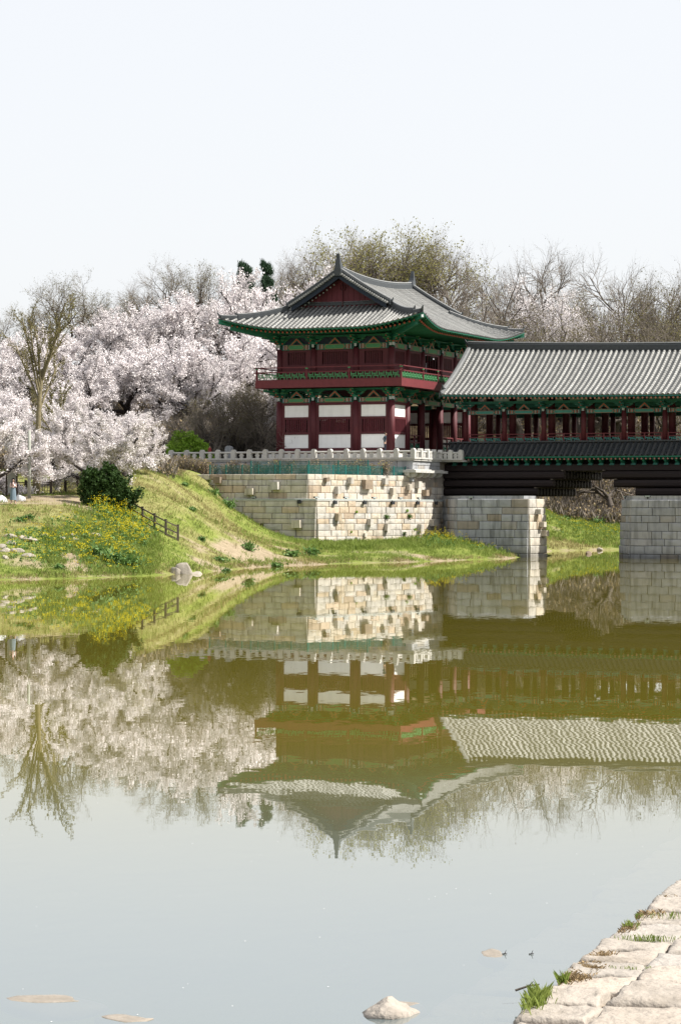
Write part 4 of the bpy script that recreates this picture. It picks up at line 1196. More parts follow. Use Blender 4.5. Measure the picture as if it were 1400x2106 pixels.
def seg_quads(S, n):
    """S: (k,8) p0 p1 r0 r1 -> prism sides"""
    S = np.asarray(S, float); k = len(S)
    p0, p1, r0, r1 = S[:,0:3], S[:,3:6], S[:,6], S[:,7]
    t = p1-p0; t /= np.maximum(np.linalg.norm(t,axis=1),1e-6)[:,None]
    ref = np.where(np.abs(t[:,2:3]) > .9, np.array([[1.,0,0]]), np.array([[0,0,1.]]))
    a = np.cross(t, ref); a /= np.linalg.norm(a,axis=1)[:,None]; b = np.cross(t, a)
    an = np.arange(n)*2*PI/n
    ring = a[:,None,:]*np.cos(an)[None,:,None] + b[:,None,:]*np.sin(an)[None,:,None]
    V = np.stack([p0[:,None]+ring*r0[:,None,None], p1[:,None]+ring*r1[:,None,None]],1).reshape(-1,3)
    base = np.arange(k)[:,None]*2*n; j = np.arange(n)[None]
    F = np.stack([base+j, base+(j+1)%n, base+n+(j+1)%n, base+n+j],-1).reshape(-1,4)
    return V, F
def segs_mesh(name, segs, mats, sides):
    """segs: list of rows with level in col 8"""
    S = np.array(segs); Vs, Fs, off = [], [], 0
    for lv in np.unique(S[:,8]):
        q = S[S[:,8] == lv]; V, F = seg_quads(q, sides[min(int(lv), len(sides)-1)])
        Vs.append(V); Fs.append(F+off); off += len(V)
    return np_mesh(name, np.vstack(Vs), np.vstack(Fs), mats, smooth=True)
def quads(P, size, rng, asp=1.0, up=0.0):
    """randomly turned square petals / leaves at points P"""
    n = len(P); s = np.asarray(size)*np.ones(n)
    a = rng.normal(size=(n,3)); a[:,2] *= (1-up); a /= np.linalg.norm(a,axis=1)[:,None]
    b = rng.normal(size=(n,3)); b -= a*(a*b).sum(1)[:,None]; b /= np.linalg.norm(b,axis=1)[:,None]
    a *= s[:,None]/2; b *= s[:,None]/2*asp
    V = np.stack([P-a-b, P+a-b*.6, P+a*.8+b, P-a*.7+b*.9],1).reshape(-1,3)
    return V, np.arange(4*n).reshape(-1,4)

def grow(seed, spec, wig=.18, trunk_dir=(0,0,1)):
    """spec per level: (children, length, radius, angle, up tendency, start fraction). returns segment rows"""
    r = random.Random(seed); segs = []
    def perp(d):
        v = Vector((r.gauss(0,1), r.gauss(0,1), r.gauss(0,1))); v -= d*v.dot(d); return v.normalized()
    def branch(p, d, lev, L, rad, az=None):
        nxt = spec[lev+1] if lev+1 < len(spec) else None
        ns = max(2, int(L/(1.0 if lev < 2 else .55 if lev < 4 else .4)));
        if lev >= len(spec)-1: ns = 2 if L < .9 else 3
        pts = [p.copy()]; dirs = [d.copy()]
        for i in range(ns):
            d = (d + Vector((r.gauss(0,wig), r.gauss(0,wig), r.gauss(0,wig*.8) + spec[lev][4])) ).normalized()
            q = p + d*(L/ns)
            ra, rb = rad*(1-.62*i/ns), rad*(1-.62*(i+1)/ns)
            segs.append((*p, *q, ra, rb, lev)); p = q; pts.append(p.copy()); dirs.append(d.copy())
        if nxt:
            nch = nxt[0] if isinstance(nxt[0], int) else r.randint(*nxt[0])
            a0 = r.uniform(0, 2*PI)
            for c in range(nch):
                f = nxt[5] + (1-nxt[5])*(c+r.uniform(.3,1))/nch
                f = min(.999, f); k = f*ns; i = min(int(k), ns-1); u = k-i
                bp = pts[i].lerp(pts[i+1], u); bd = dirs[i+1]
                ang = math.radians(nxt[3]*r.uniform(.7,1.3))
                if abs(bd.z) > .85:
                    az_ = a0 + 2*PI*c/nch + r.uniform(-.4,.4); side = Vector((math.cos(az_), math.sin(az_), 0))
                    side = (side - bd*side.dot(bd)).normalized()
                else: side = perp(bd)
                nd = (bd*math.cos(ang) + side*math.sin(ang)).normalized()
                cr = min(nxt[2], rad*(1-.62*f)*.8)
                branch(bp, nd, lev+1, nxt[1]*r.uniform(.7,1.2)*(1.15-.35*f), cr)
    branch(Vector((0,0,0)), Vector(trunk_dir).normalized(), 0, spec[0][1], spec[0][2])
    return segs

def along(segs, lmin, n, rng, sig, wts=None):
    S = np.array([s for s in segs if s[8] >= lmin])
    L = np.linalg.norm(S[:,3:6]-S[:,0:3], axis=1)
    k = rng.choice(len(S), n, p=L/L.sum()); u = rng.random(n)[:,None]
    return S[k,0:3]*(1-u)+S[k,3:6]*u + rng.normal(size=(n,3))*sig

CHERRY_SPEC = [(1,1.7,.34,0,.02,0),((5,6),4.3,.20,58,.045,.55),((5,6),2.5,.095,48,.03,.25),((5,6),1.25,.036,45,.0,.2)]
def cherry_meshes(seed, nb, size, sig=.15, spec=CHERRY_SPEC):
    sg = grow(seed, spec); rng = np.random.default_rng(seed)
    tm = segs_mesh('trunk', sg, M['bark_c'], [8,6,5,3])
    nc_ = nb//34; cc = along(sg, 2, nc_, rng, .05); k_ = rng.integers(0, nc_, int(nb*.78))          # blossom sits in pompom clusters on the spurs
    P = np.vstack([cc[k_] + rng.normal(size=(len(k_),3))*sig*.95, along(sg, 2, nb-len(k_), rng, sig*.8)]); P[:,2] += .05
    V, F = quads(P, rng.uniform(size*.7, size*1.35, nb), rng)
    return tm, np_mesh('crown', V, F, M['bloss'])
CH_NEAR = [cherry_meshes(s, 72000, .066, .13) for s in (3, 14, 8)]
CH_HILL = [cherry_meshes(s, 31000, .070, .13) for s in (21, 35, 47, 52)]
CH_TALL = [cherry_meshes(s, 32000, .070, .13, [(1,3.6,.30,0,.03,0),((5,6),4.3,.19,62,.04,.6),((5,6),2.5,.085,46,.02,.25),((5,6),1.25,.03,45,.0,.2)]) for s in (71, 72)]
def mtop(me_):
    co = np.empty(len(me_.vertices)*3, np.float32); me_.vertices.foreach_get('co', co); return float(np.quantile(co[2::3], .99))
CH_THIN = [cherry_meshes(s, 24000, .050, .22, [(1,2.6,.30,0,.02,0),((4,5),5.0,.17,40,.06,.5),((5,6),2.8,.08,42,.04,.2),((6,7),1.5,.03,42,.02,.15)]) for s in (61, 66)]

def tree(name, label, meshes, pos, scale, rot, group, cat='tree', mats=None):
    e = bpy.data.objects.new(name, None); COL.objects.link(e)
    e.location = pos; e.scale = scale if isinstance(scale, tuple) else (scale,)*3; e.rotation_euler = (0,0,rot)
    setp(e, label, cat, group)
    for me_, nm in zip(meshes, ('trunk','crown')):
        o = bpy.data.objects.new(nm, me_); COL.objects.link(o); o.parent = e
    return e
def ground_pos(px, Y, dz=-.1):
    x = WX(px, Y); return (x, Y, h1(x, Y)+dz)

# --- cherries on the near left bank
for px, Y, sc, rot, v, lab in [
    (-42,155,(.95,.95,.92),0.4,0,'white blossoming cherry at the left photo edge, boughs hanging over the woman'),
    (196,158,(1.0,1.0,.98),2.2,1,'low spreading white cherry tree rising behind the dark evergreen bush'),
    (105,176,(1.0,1.0,.95),4.0,2,'white cherry standing behind the concrete pole and bare pollarded tree'),
    (258,168,(.72,.72,.80),1.2,0,'smaller white cherry behind the low spreading one, nearest the balustrade'),
    (-20,180,(1.0,1.0,1.05),3.1,1,'white cherry filling the left photo edge behind the pollarded tree')]:
    tree('cherry_tree', lab, CH_NEAR[v], ground_pos(px, Y), sc, rot, 'white cherry trees on the near bank')
# --- cherries climbing the hill (each placed by its crown top)
hill = [
    (560,572,252,'pinkish cherry on the hill just left of the pavilion roof, top of the slope'),
    (478,590,258,'pale pink cherry on the hilltop under the two small pines'),
    (405,612,256,'pale pink cherry near the hilltop below the brown bare tree'),
    (318,632,254,'pale cherry on the hill between the olive trees and the brown hilltop tree'),
    (240,640,250,'pale cherry below the large olive-budded hilltop tree'),
    (165,668,246,'pale cherry on the upper slope right of the pollarded tree'),
    (80,690,242,'pale cherry on the upper slope behind the pollarded tree'),
    (0,705,240,'pale cherry on the upper slope at the left photo edge'),
    (515,668,232,'lilac-shaded cherry directly left of the pavilion eave corner'),
    (440,690,230,'lilac-shaded cherry on the middle slope with dark limbs showing'),
    (350,705,228,'shaded cherry on the middle slope above a bent dark trunk'),
    (262,715,226,'shaded cherry on the middle slope, gaps showing dark limbs'),
    (180,735,222,'shaded cherry on the middle slope right of the tall bare trunk'),
    (40,745,215,'pale cherry on the lower slope behind the near left cherries'),
    (505,722,226,'bright white cherry left of the upper balcony, leaning over the thicket'),
    (410,735,222,'bright white cherry on the lower slope left of the thicket')]
rr = random.Random(5)
for i, (px, py, Y, lab) in enumerate(hill):
    ms = CH_TALL[i%2] if i >= len(hill)-2 else CH_HILL[i%4]; mh = mtop(ms[1])
    x = WX(px, Y); base = h1(x, Y); top = WZ(py, Y); s = (top-base)/mh
    s2 = min(max(s, 1.0), 1.75); z = min(base, top-mh*s2)
    tree('cherry_tree', lab, ms, (x, Y, z-.15), (s2, s2, max(s2, (top-z)/mh)), rr.uniform(0,6.28), 'cherry trees climbing the hill')
for i, (px, py, Y, lab) in enumerate([(1160,575,272,'thin pale pink cherry on the hill behind the bridge roof'),(1215,610,276,'sparse pinkish cherry right of the thin pale cherry behind the bridge'),(1100,600,268,'faint cherry among dark bare trees just right of the pavilion roof tip')]):
    x = WX(px, Y); base = h1(x, Y); top = WZ(py, Y); s = (top-base)/8.6
    tree('cherry_tree', lab, CH_THIN[i%2], (x, Y, base-.2), (max(1,s*.9),max(1,s*.9),s), rr.uniform(0,6.28), 'sparse cherries behind the bridge')

# --- bare and budding trees
def bare_meshes(seed, bud, nbud, bsize, bark, spec=None, wig=.15, sig=.12):
    spec = spec or [(1,3.2,.36,0,.02,0),((4,5),4.6,.24,40,.035,.5),((4,5),3.0,.13,42,.02,.3),((4,5),1.9,.062,40,.012,.25),((4,5),1.2,.036,36,.02,.15),((4,5),.8,.024,36,.02,.15)]
    sg = grow(seed, spec, wig); rng = np.random.default_rng(seed)
    big = [s for s in sg if s[8] < 3]; tw = [s for s in sg if s[8] >= 3]
    tm = segs_mesh('trunk', big, M[bark], [7,6,5])
    V, F = seg_quads(np.array(tw)[:,:8], 3)
    mi = np.zeros(len(F), int)
    if nbud:
        P = along(sg, 4, nbud, rng, sig); V2, F2 = quads(P, rng.uniform(bsize*.6, bsize*1.3, nbud), rng)
        F = np.vstack([F, F2+len(V)]); V = np.vstack([V, V2]); mi = np.concatenate([mi, np.ones(len(F2), int)])
    return tm, np_mesh('crown', V, F, [M['twig'], M[bud]], mi)
BARE = {'brown': [bare_meshes(s, 'bud_b', 500, .05, 'bark_b') for s in (5, 9, 17)],
        'olive': [bare_meshes(s, 'bud_o', 4200, .065, 'bark_b') for s in (23, 31)],
        'yellow': [bare_meshes(s, 'bud_y', 6500, .08, 'bark_b') for s in (41, 44)]}
BH = {}
for k, v in BARE.items():
    for i, (a, c) in enumerate(v):
        co = np.empty(len(c.vertices)*3, np.float32); c.vertices.foreach_get('co', co); BH[(k,i)] = float(np.quantile(co[2::3], .975))
for i, (px, py, Y, kind, lab) in enumerate([
    (135,572,268,'olive','large olive-budded tree with round crown on the left hilltop'),
    (215,606,270,'olive','smaller olive-budded tree right of the large round one on the left hilltop'),
    (45,630,266,'olive','hazy olive tree at the left photo edge above the cherries'),
    (-30,640,262,'olive','olive tree cut by the left photo edge'),
    (365,540,278,'brown','rounded brown bare tree poking above the cherries left of the pines'),
    (450,548,280,'olive','hazy olive tree left of the pair of small pines'),
    (590,528,282,'brown','brown bare tree between the pines and the pavilion ridge'),
    (650,508,284,'brown','brown bare tree directly behind the front horn of the roof'),
    (720,500,290,'brown','grey-brown bare tree just right of the front roof horn'),
    (775,484,280,'yellow','tall yellow-green budding tree behind the pavilion ridge'),
    (845,488,284,'yellow','yellow-green budding tree directly above the rear roof horn'),
    (915,498,286,'brown','brown bare tree right of the rear roof horn'),
    (985,503,278,'brown','big round-crowned brown tree behind the pavilion right roof slope'),
    (1055,540,266,'brown','dark-limbed bare tree above the pavilion right eave corner'),
    (1145,512,298,'brown','thin grey bare tree far behind the pale cherry'),
    (1120,570,280,'brown','bare tree tangled with the pale cherry behind the bridge'),
    (1235,590,284,'olive','hazy olive tree behind the middle of the bridge ridge'),
    (1300,545,280,'brown','large dark vase-shaped bare tree above the right end of the bridge'),
    (1375,575,276,'olive','olive bare tree at the right photo edge above the bridge'),
    (1260,640,262,'brown','low bare tree rising just behind the bridge ridge'),
    (1420,560,284,'brown','bare tree cut by the right photo edge'),
    (1180,640,260,'olive','low olive tree rising behind the bridge ridge near the pavilion'),
    (1345,640,262,'olive','low olive tree behind the bridge ridge near the right photo edge'),
    (950,600,262,'brown','bare tree behind the right slope of the pavilion roof'),
    (560,545,296,'brown','hazy bare tree in the back row just right of the pines'),
    (690,525,300,'olive','hazy olive tree in the back row directly behind the roof peak'),
    (300,585,290,'brown','hazy bare tree in the back row above the cherries, left of the rounded brown tree'),
    (1075,640,256,'olive','low olive tree just behind the pavilion right eave corner'),
    (405,830,207,'brown','brown sapling at the left end of the thicket above the balustrade'),
    (440,800,209,'olive','thin olive sapling in the thicket, second from its left end'),
    (475,815,207,'brown','brown sapling in the middle of the thicket left of the pavilion'),
    (505,795,210,'olive','olive sapling in the thicket beside a leaning dark trunk'),
    (538,810,208,'brown','brown sapling in the thicket nearest the pavilion columns'),
    (512,790,224,'olive','thin olive-budded tree in the thicket left of the balcony')]):
    vs = BARE[kind]; v = i % len(vs); x = WX(px, Y); base = h1(x, Y); top = WZ(py, Y); hh = BH[(kind,v)]
    s = (top-base)/hh; w = max(s*.92, .75 if Y > 215 else .4) if s < 1.6 else s*.86
    tree('bare_tree', lab, vs[v], (x, Y, base-.2), (w, w, s), rr.uniform(0,6.28), 'bare spring trees on the hill')
# gnarled tree seen below the bridge
gn = bare_meshes(77, 'bud_b', 3000, .1, 'bark_b', [(1,2.6,.55,0,.0,0),((3,3),4.5,.30,50,.05,.75),((4,5),3.2,.13,42,.04,.25),((4,5),2.0,.06,40,.02,.2),((4,5),1.2,.03,38,.02,.2)], wig=.24)
tree('bare_tree', 'thick gnarled tree on the far bank, framed between the two bridge piers', gn, ground_pos(1252, 250, -.2), 1.0, 2.0, 'trees on the far bank')
tree('bare_tree', 'slim bare tree left of the pavilion, growing out of the thicket', BARE['brown'][1], ground_pos(555, 212, -.2), (.72,.72,.72), 1.0, 'trees on the far bank')
# pollarded trees on the near left bank
def poll(seed, spec, wig=.10):
    sg = grow(seed, spec, wig); rng = np.random.default_rng(seed)
    tm = segs_mesh('trunk', [s for s in sg if s[8] < 2], M['bark_o'], [9,6])
    V, F = seg_quads(np.array([s for s in sg if s[8] >= 2])[:,:8], 3)
    P = along(sg, 2, 2600, rng, .06); V2, F2 = quads(P, rng.uniform(.05,.10,2600), rng)
    return tm, np_mesh('crown', np.vstack([V,V2]), np.vstack([F,F2+len(V)]), [M['bark_o'], M['bud_o']], np.concatenate([np.zeros(len(F),int), np.ones(len(F2),int)]))
pt = poll(4, [(1,7.2,.27,0,.14,0),((8,9),4.6,.085,27,.07,.62),((8,10),1.5,.030,32,.06,.15),((3,4),.6,.016,34,.05,.3)], .05)
tree('pollarded_tree', 'tall pollarded tree with upright bare limbs beside the concrete pole', pt, ground_pos(75, 159, -.1), (1.0,1.0,12.9/mtop(pt[1])), .6, 'pollarded trees')
pt2 = poll(12, [(1,3.4,.2,0,.05,0),((4,5),3.6,.09,30,.10,.75),((6,7),1.2,.03,34,.06,.15)], .06)
tree('pollarded_tree', 'shorter pollarded tree with a few bare limbs above the near cherries', pt2, ground_pos(118, 166, -.1), (.9,.9,1.05), 2.0, 'pollarded trees')

# pines
def pine(seed):
    r = random.Random(seed); rng = np.random.default_rng(seed); segs = []; P = []; D = []
    hgt = 9.0; p = Vector((0,0,0))
    for i in range(9):
        q = p + Vector((r.gauss(0,.08), r.gauss(0,.08), 1.0)); segs.append((*p,*q,.2*(1-i/10),.2*(1-(i+1)/10),0)); p = q
        if i >= 3:
            for k in range(7):
                az = r.uniform(0,6.28); L = (2.6-.20*i)*r.uniform(.45,1.15)
                e = p + Vector((math.cos(az)*L, math.sin(az)*L, .25*L+r.uniform(-.5,.5))); segs.append((*p,*e,.05,.02,1))
                for m_ in range(6):
                    c = p.lerp(e, .25+.75*m_/5); P += [np.array(c)+rng.normal(size=3)*np.array([.2,.2,.13]) for _ in range(40)]
    P = np.array(P); n = len(P); d = rng.normal(size=(n,3)); d[:,2] = np.abs(d[:,2])+.3; d /= np.linalg.norm(d,axis=1)[:,None]; s = np.cross(d, rng.normal(size=(n,3))); s /= np.linalg.norm(s,axis=1)[:,None]
    V = np.stack([P-s*.045, P+s*.045, P+d*.34+s*.03, P+d*.34-s*.03],1).reshape(-1,3)
    return segs_mesh('trunk', segs, M['bark_b'], [6,4]), np_mesh('crown', V, np.arange(4*n).reshape(-1,4), M['needle'])
for px, py, Y, sd, sc, lab in [(498,540,270,1,1.1,'small dark pine, left one of the pair on the hilltop'),(549,537,271,2,1.0,'small dark pine, right one of the pair on the hilltop')]:
    x = WX(px, Y); top = WZ(py, Y); base = h1(x,Y); pn_ = pine(sd); s = (top-base)/mtop(pn_[1])
    tree('pine_tree', lab, pn_, (x, Y, base-.2), (sc*.62, sc*.62, s), sd*2.0, 'pair of pines on the hilltop')

# shrubs made of leaf clumps
def shrub(name, label, cat, pos, blobs, n, size, lm, seed, group=None, stem='bark_c', inner=.45, asp=1.0, lump=.12):
    rng = np.random.default_rng(seed); B = np.array(blobs, float); vol = B[:,3]*B[:,4]*B[:,5]; k = rng.choice(len(B), n, p=vol/vol.sum())
    d = rng.normal(size=(n,3)); d /= np.linalg.norm(d,axis=1)[:,None]; rad = (inner + (1-inner)*rng.random(n)**.5)*(1+lump*np.sin(d[:,0]*7+k)*np.sin(d[:,2]*6+k*2)+lump*.6*np.sin(d[:,1]*13+k*3)*np.sin(d[:,0]*11+d[:,2]*9))
    P = B[k,0:3] + d*rad[:,None]*B[k,3:6]; P = P[P[:,2] > .03]
    V, F = quads(P, rng.uniform(size*.6,size*1.4,len(P)), rng, asp)
    e = thing(name, label, cat, pos, local=False, group=group)
    sg = []
    for b_ in B:
        q = np.array([b_[0]*.2, b_[1]*.2, 0.0]); c = b_[0:3]; m_ = q*.5+c*.5+rng.normal(size=3)*.08
        sg += [(*q,*m_,.07,.05,0),(*m_,*c,.05,.02,0)]
    inst(segs_mesh('stems', sg, M[stem], [5]), 'stems', e, pos)
    inst(np_mesh('foliage', V, F, lm if isinstance(lm, bpy.types.Material) else M[lm]), 'foliage', e, pos)
    return e
p = ground_pos(222, 152.5, -.05)
shrub('evergreen_bush', 'large dark green evergreen bush at the top of the wooden handrail', 'bush', p,
      [(-.9,0,1.5,.9,.9,1.1),(-.2,.1,1.9,1.0,.9,.95),(.5,0,1.4,.9,.8,1.0),(1.1,-.2,.7,.75,.6,.7),(-.9,-.1,.7,.8,.8,.7),(0,-.2,.8,1.0,.8,.8),(1.65,-.2,1.0,.55,.4,.4),(-1.3,0,2.2,.45,.4,.5),(.3,0,2.5,.4,.4,.45),(2.0,-.2,1.35,.3,.25,.3)], 17000, .105, 'leaf_d', 3, lump=.32)
p = ground_pos(386, 205, -.05)
shrub('green_bush', 'bright yellow-green bush behind the left end of the balustrade', 'bush', p,
      [(0,0,1.8,1.2,1.0,1.4),(1.1,0,1.6,.9,.9,1.2),(-1.0,0,1.7,1.0,.9,1.3),(.1,.1,2.8,.8,.8,.8),(-.8,.1,3.0,.6,.6,.7),(1.6,0,1.2,.7,.7,.8)], 11000, .12, 'leaf_g', 4, stem='bark_b', inner=.2)

# dry hedge shrubs in the planting bed on the abutment
def drybush(seed, hgt=1.0, w=.8, ns=90, nl=380):
    rng = np.random.default_rng(seed); sg = []
    for k in range(ns):
        b0 = np.array([rng.normal()*w*.25, rng.normal()*w*.2, 0]); t = np.array([rng.normal()*w*.45, rng.normal()*w*.3, hgt*rng.uniform(.6,1.15)]); m_ = b0*.5+t*.5+rng.normal(size=3)*.07
        sg += [(*b0,*m_,.014,.011,0),(*m_,*t,.011,.006,0)]
    P = along(sg, 0, nl, rng, .05); P = P[P[:,2] > hgt*.35]; V, F = quads(P, rng.uniform(.04,.09,len(P)), rng)
    Pg = along(sg, 0, 60, rng, .05); Pg = Pg[Pg[:,2] > hgt*.4]; V2, F2 = quads(Pg, .08, rng)
    return segs_mesh('stems', sg, M['twig'], [3]), np_mesh('foliage', np.vstack([V,V2]), np.vstack([F,F2+len(V)]), [M['leaf_t'], M['bud_y']], np.concatenate([np.zeros(len(F),int), np.ones(len(F2),int)]))
DB = [drybush(s) for s in (1,2,3,4)]
ORD = ('first second third fourth fifth sixth seventh eighth ninth tenth eleventh twelfth thirteenth fourteenth fifteenth sixteenth seventeenth eighteenth nineteenth twentieth').split()
kk = 0
for a in np.arange(-16.4, 2.4, 1.02):
    x, y = L2W(a + rr.uniform(-.2,.2), -6.1 + rr.uniform(-.4,.4))
    e = thing('hedge_shrub', 'dry brown hedge shrub below the balustrade, %s from the left end of its row' % ORD[kk], 'shrub', (x, y, ZT-.03), local=False, group='dry hedge below the balustrade')
    st, fo = DB[kk%4]; kk += 1; s_ = rr.uniform(.85,1.25)
    for me_, nm in ((st,'stems'),(fo,'foliage')): inst(me_, nm, e, (x,y,ZT-.03), (0,0,rr.uniform(0,6)), (s_,s_,s_))
KK0 = kk
for px in np.arange(362, 432, 11):
    Y = 199; x = WX(px, Y); z = h1(x,Y)-.05
    e = thing('hedge_shrub', 'tall dry shrub at the left end of the terrace wall, %s from the left' % ORD[kk-KK0], 'shrub', (x, Y, z), local=False, group='dry shrubs at the left end of the terrace')
    st, fo = DB[kk%4]; kk += 1
    for me_, nm in ((st,'stems'),(fo,'foliage')): inst(me_, nm, e, (x,Y,z), (0,0,rr.uniform(0,6)), (1.1,1.1,rr.uniform(1.1,1.5)))

# ---------------------------------------------------------------- stuff: thicket, grasses, flowers
def in_building(X, Y):
    a = (X-OX)*CT-(Y-OY)*ST; b = (X-OX)*ST+(Y-OY)*CT
    inside = ((a > -17.6) & (a < 4.6) & (b > -15.3) & (b < 21)) & ~((a > .3) & (b < -4.2) & ((a-.14)*.939-(b+15.07)*.343 > .35))
    p1 = (a > 3.3) & (a < 13.4) & (b > -3.8) & (b < 14) & ~((a > 9) & (b > 1.5)) & ~((a < 7) & (b < 1.5))
    return inside | p1
def scatter(n, px0, px1, y0, y1, seed, pw=1.0):
    r = np.random.default_rng(seed); Y = y0+(y1-y0)*r.random(n)**pw; px = px0+(px1-px0)*r.random(n); X = (px-700)*Y/FPX
    Z = H(X, Y); ok = (Z > .02) & ~in_building(X, Y)
    return X[ok], Y[ok], Z[ok], r
def blades(X, Y, Z, h, w, lean, r):
    n = len(X); az = r.random(n)*2*PI; sx, sy = np.cos(az)*w/2, np.sin(az)*w/2
    la = r.random(n)*2*PI; lx, ly = np.cos(la)*lean*h, np.sin(la)*lean*h
    a = np.stack([X-sx, Y-sy, Z-.02],1); b = np.stack([X+sx, Y+sy, Z-.02],1)
    c = np.stack([X+lx*.45+sx*.7, Y+ly*.45+sy*.7, Z+h*.6],1); d = np.stack([X+lx, Y+ly, Z+h],1)
    return np.stack([a,b,c,d],1).reshape(-1,3), np.arange(4*n).reshape(-1,4)
def stuff(name, label, cat, parts, mats):
    Vs, Fs, mi, off = [], [], [], 0
    for V, F, m_ in parts:
        Vs.append(V); Fs.append(F+off); mi.append(np.full(len(F), m_)); off += len(V)
    o = place(np_mesh(name, np.vstack(Vs), np.vstack(Fs), mats, np.concatenate(mi)), name)
    return setp(o, label, cat, kind='stuff')
def tuft(n, px0, px1, y0, y1, seed, wfun, h, w, lean=.5, per=4, spread=.10, pw=1.0):
    X, Y, Z, r = scatter(n, px0, px1, y0, y1, seed, pw)
    k = r.random(len(X)) < wfun(X, Y, Z); X, Y, Z = X[k], Y[k], Z[k]
    big = .6+.8*npnoise(X, Y, 1.3, 31)
    X = np.repeat(X, per)+r.normal(size=len(X)*per)*spread; Y = np.repeat(Y, per)+r.normal(size=len(Y)*per)*spread; Z = np.repeat(Z, per)
    hh = np.repeat(big, per)*h*r.uniform(.55,1.3,len(X))
    return blades(X, Y, Z, hh, w*r.uniform(.7,1.3,len(X)), lean, r)
def wg(X,Y,Z): return np.clip(green_w(X,Y,Z)*1.25-.15-sand_w(X,Y,Z)*1.1, 0, 1)*np.clip(Z/.25,0,1)
def wd(X,Y,Z): return np.clip(1.0-green_w(X,Y,Z)-sand_w(X,Y,Z)*.9, 0.02, 1)*np.clip(Z/.3,0,1)
notpath = lambda f: (lambda X,Y,Z: f(X,Y,Z)*(1-np.clip(1-np.abs(Y-153.5)/6.2,0,1)*np.clip((215-plan(X,Y))/60,0,1)))
wl2 = lambda X,Y,Z: np.clip(1-np.abs(Z-.2)/.22,0,1)*(npnoise(X,Y,1.4,23) > .5)
stuff('bank_grass', 'fresh green grass on both river banks', 'grass', [
    (*tuft(70000,-80,1090,122,192,16,wl2,.26,.032,.6), 0), (*tuft(3500,-80,640,130,190,17,notpath(lambda X,Y,Z: (npnoise(X,Y,1.9,29) > .66)*.8),.32,.03,.5,4,.18), 0),
    (*tuft(30000,-80,660,126,192,1,notpath(wg),.15,.030), 0), (*tuft(9000,560,1095,161,198,2,wg,.22,.030), 0), (*tuft(11000,1080,1460,221,252,3,wg,.26,.045), 0),
    (*tuft(7000,90,330,131,150,8,notpath(wg),.24,.035), 0), (*tuft(7000,640,1060,178,198,12,lambda X,Y,Z: np.clip(1.3-np.abs(Y-(171+(plan(X,Y)-640)*.055)-9)/9,0,1),.38,.035), 0)], [M['grass']])
wl = lambda X,Y,Z: np.clip(1-np.abs(Z-.12)/.16,0,1)*(npnoise(X,Y,1.1,17) > .45)
stuff('dry_grass', 'straw-coloured dry grass on the banks and embankment', 'grass', [
    (*tuft(60000,-80,1090,122,192,14,wl,.20,.03,.6), 0), (*tuft(3500,-80,640,130,190,15,notpath(lambda X,Y,Z: (npnoise(X,Y,2.3,19) > .62)*.8),.34,.03,.4,3,.16), 0),
    (*tuft(34000,-80,660,128,194,4,notpath(wd),.12,.028,.8), 0), (*tuft(6000,1080,1460,221,250,5,wd,.35,.05,.4), 0), (*tuft(2500,600,1090,160,185,6,wd,.12,.03,.7), 0)], [M['grass_d']])
# canola: stems, leaves and yellow heads
def canola(n, px0, px1, y0, y1, seed, h, wf, flowers=9, leaf=6):
    X, Y, Z, r = scatter(n, px0, px1, y0, y1, seed); k = r.random(len(X)) < wf(X,Y,Z); X,Y,Z = X[k],Y[k],Z[k]; m_ = len(X)
    hh = h*r.uniform(.65,1.25,m_)
    st = blades(X,Y,Z,hh,.03,.12,r)
    L = leaf; Xl,Yl,Zl = np.repeat(X,L)+r.normal(size=m_*L)*.10, np.repeat(Y,L)+r.normal(size=m_*L)*.10, np.repeat(Z,L)+np.repeat(hh,L)*r.uniform(.05,.75,m_*L)
    lf = quads(np.stack([Xl,Yl,Zl],1), r.uniform(.07,.17,m_*L), r, .7)
    fl = flowers; Xf,Yf,Zf = np.repeat(X,fl)+r.normal(size=m_*fl)*.085, np.repeat(Y,fl)+r.normal(size=m_*fl)*.085, np.repeat(Z,fl)+np.repeat(hh,fl)*r.uniform(.82,1.12,m_*fl)
    pf = quads(np.stack([Xf,Yf,Zf],1), r.uniform(.03,.055,m_*fl), r)
    return [(*st,0),(*lf,0),(*pf,1)]
E = lambda cx,cy,rx,ry: (lambda X,Y,Z: np.clip(blob(X,Y,cx,cy,rx,ry)*1.6-.25,0,1))
parts_ = canola(1050,60,330,131,150,21,.46,E(200,139,110,7)) + canola(900,150,340,143,157,22,.55,E(255,149,70,7)) + canola(300,-40,160,128,142,23,.4,E(70,136,70,6),5) \
    + canola(160,180,300,148,156,24,.95,E(235,151,45,3),12,9) + canola(260,840,1000,184,196,25,.85,E(900,189,55,5)) + canola(120,930,1060,186,197,26,.5,E(990,192,60,6),5) + canola(900,1090,1420,228,250,27,.42,E(1210,240,110,9),5,4)
stuff('canola_flowers', 'yellow canola in bloom scattered over the grassy banks', 'flowers', parts_, [M['leaf_w'], M['canola']])
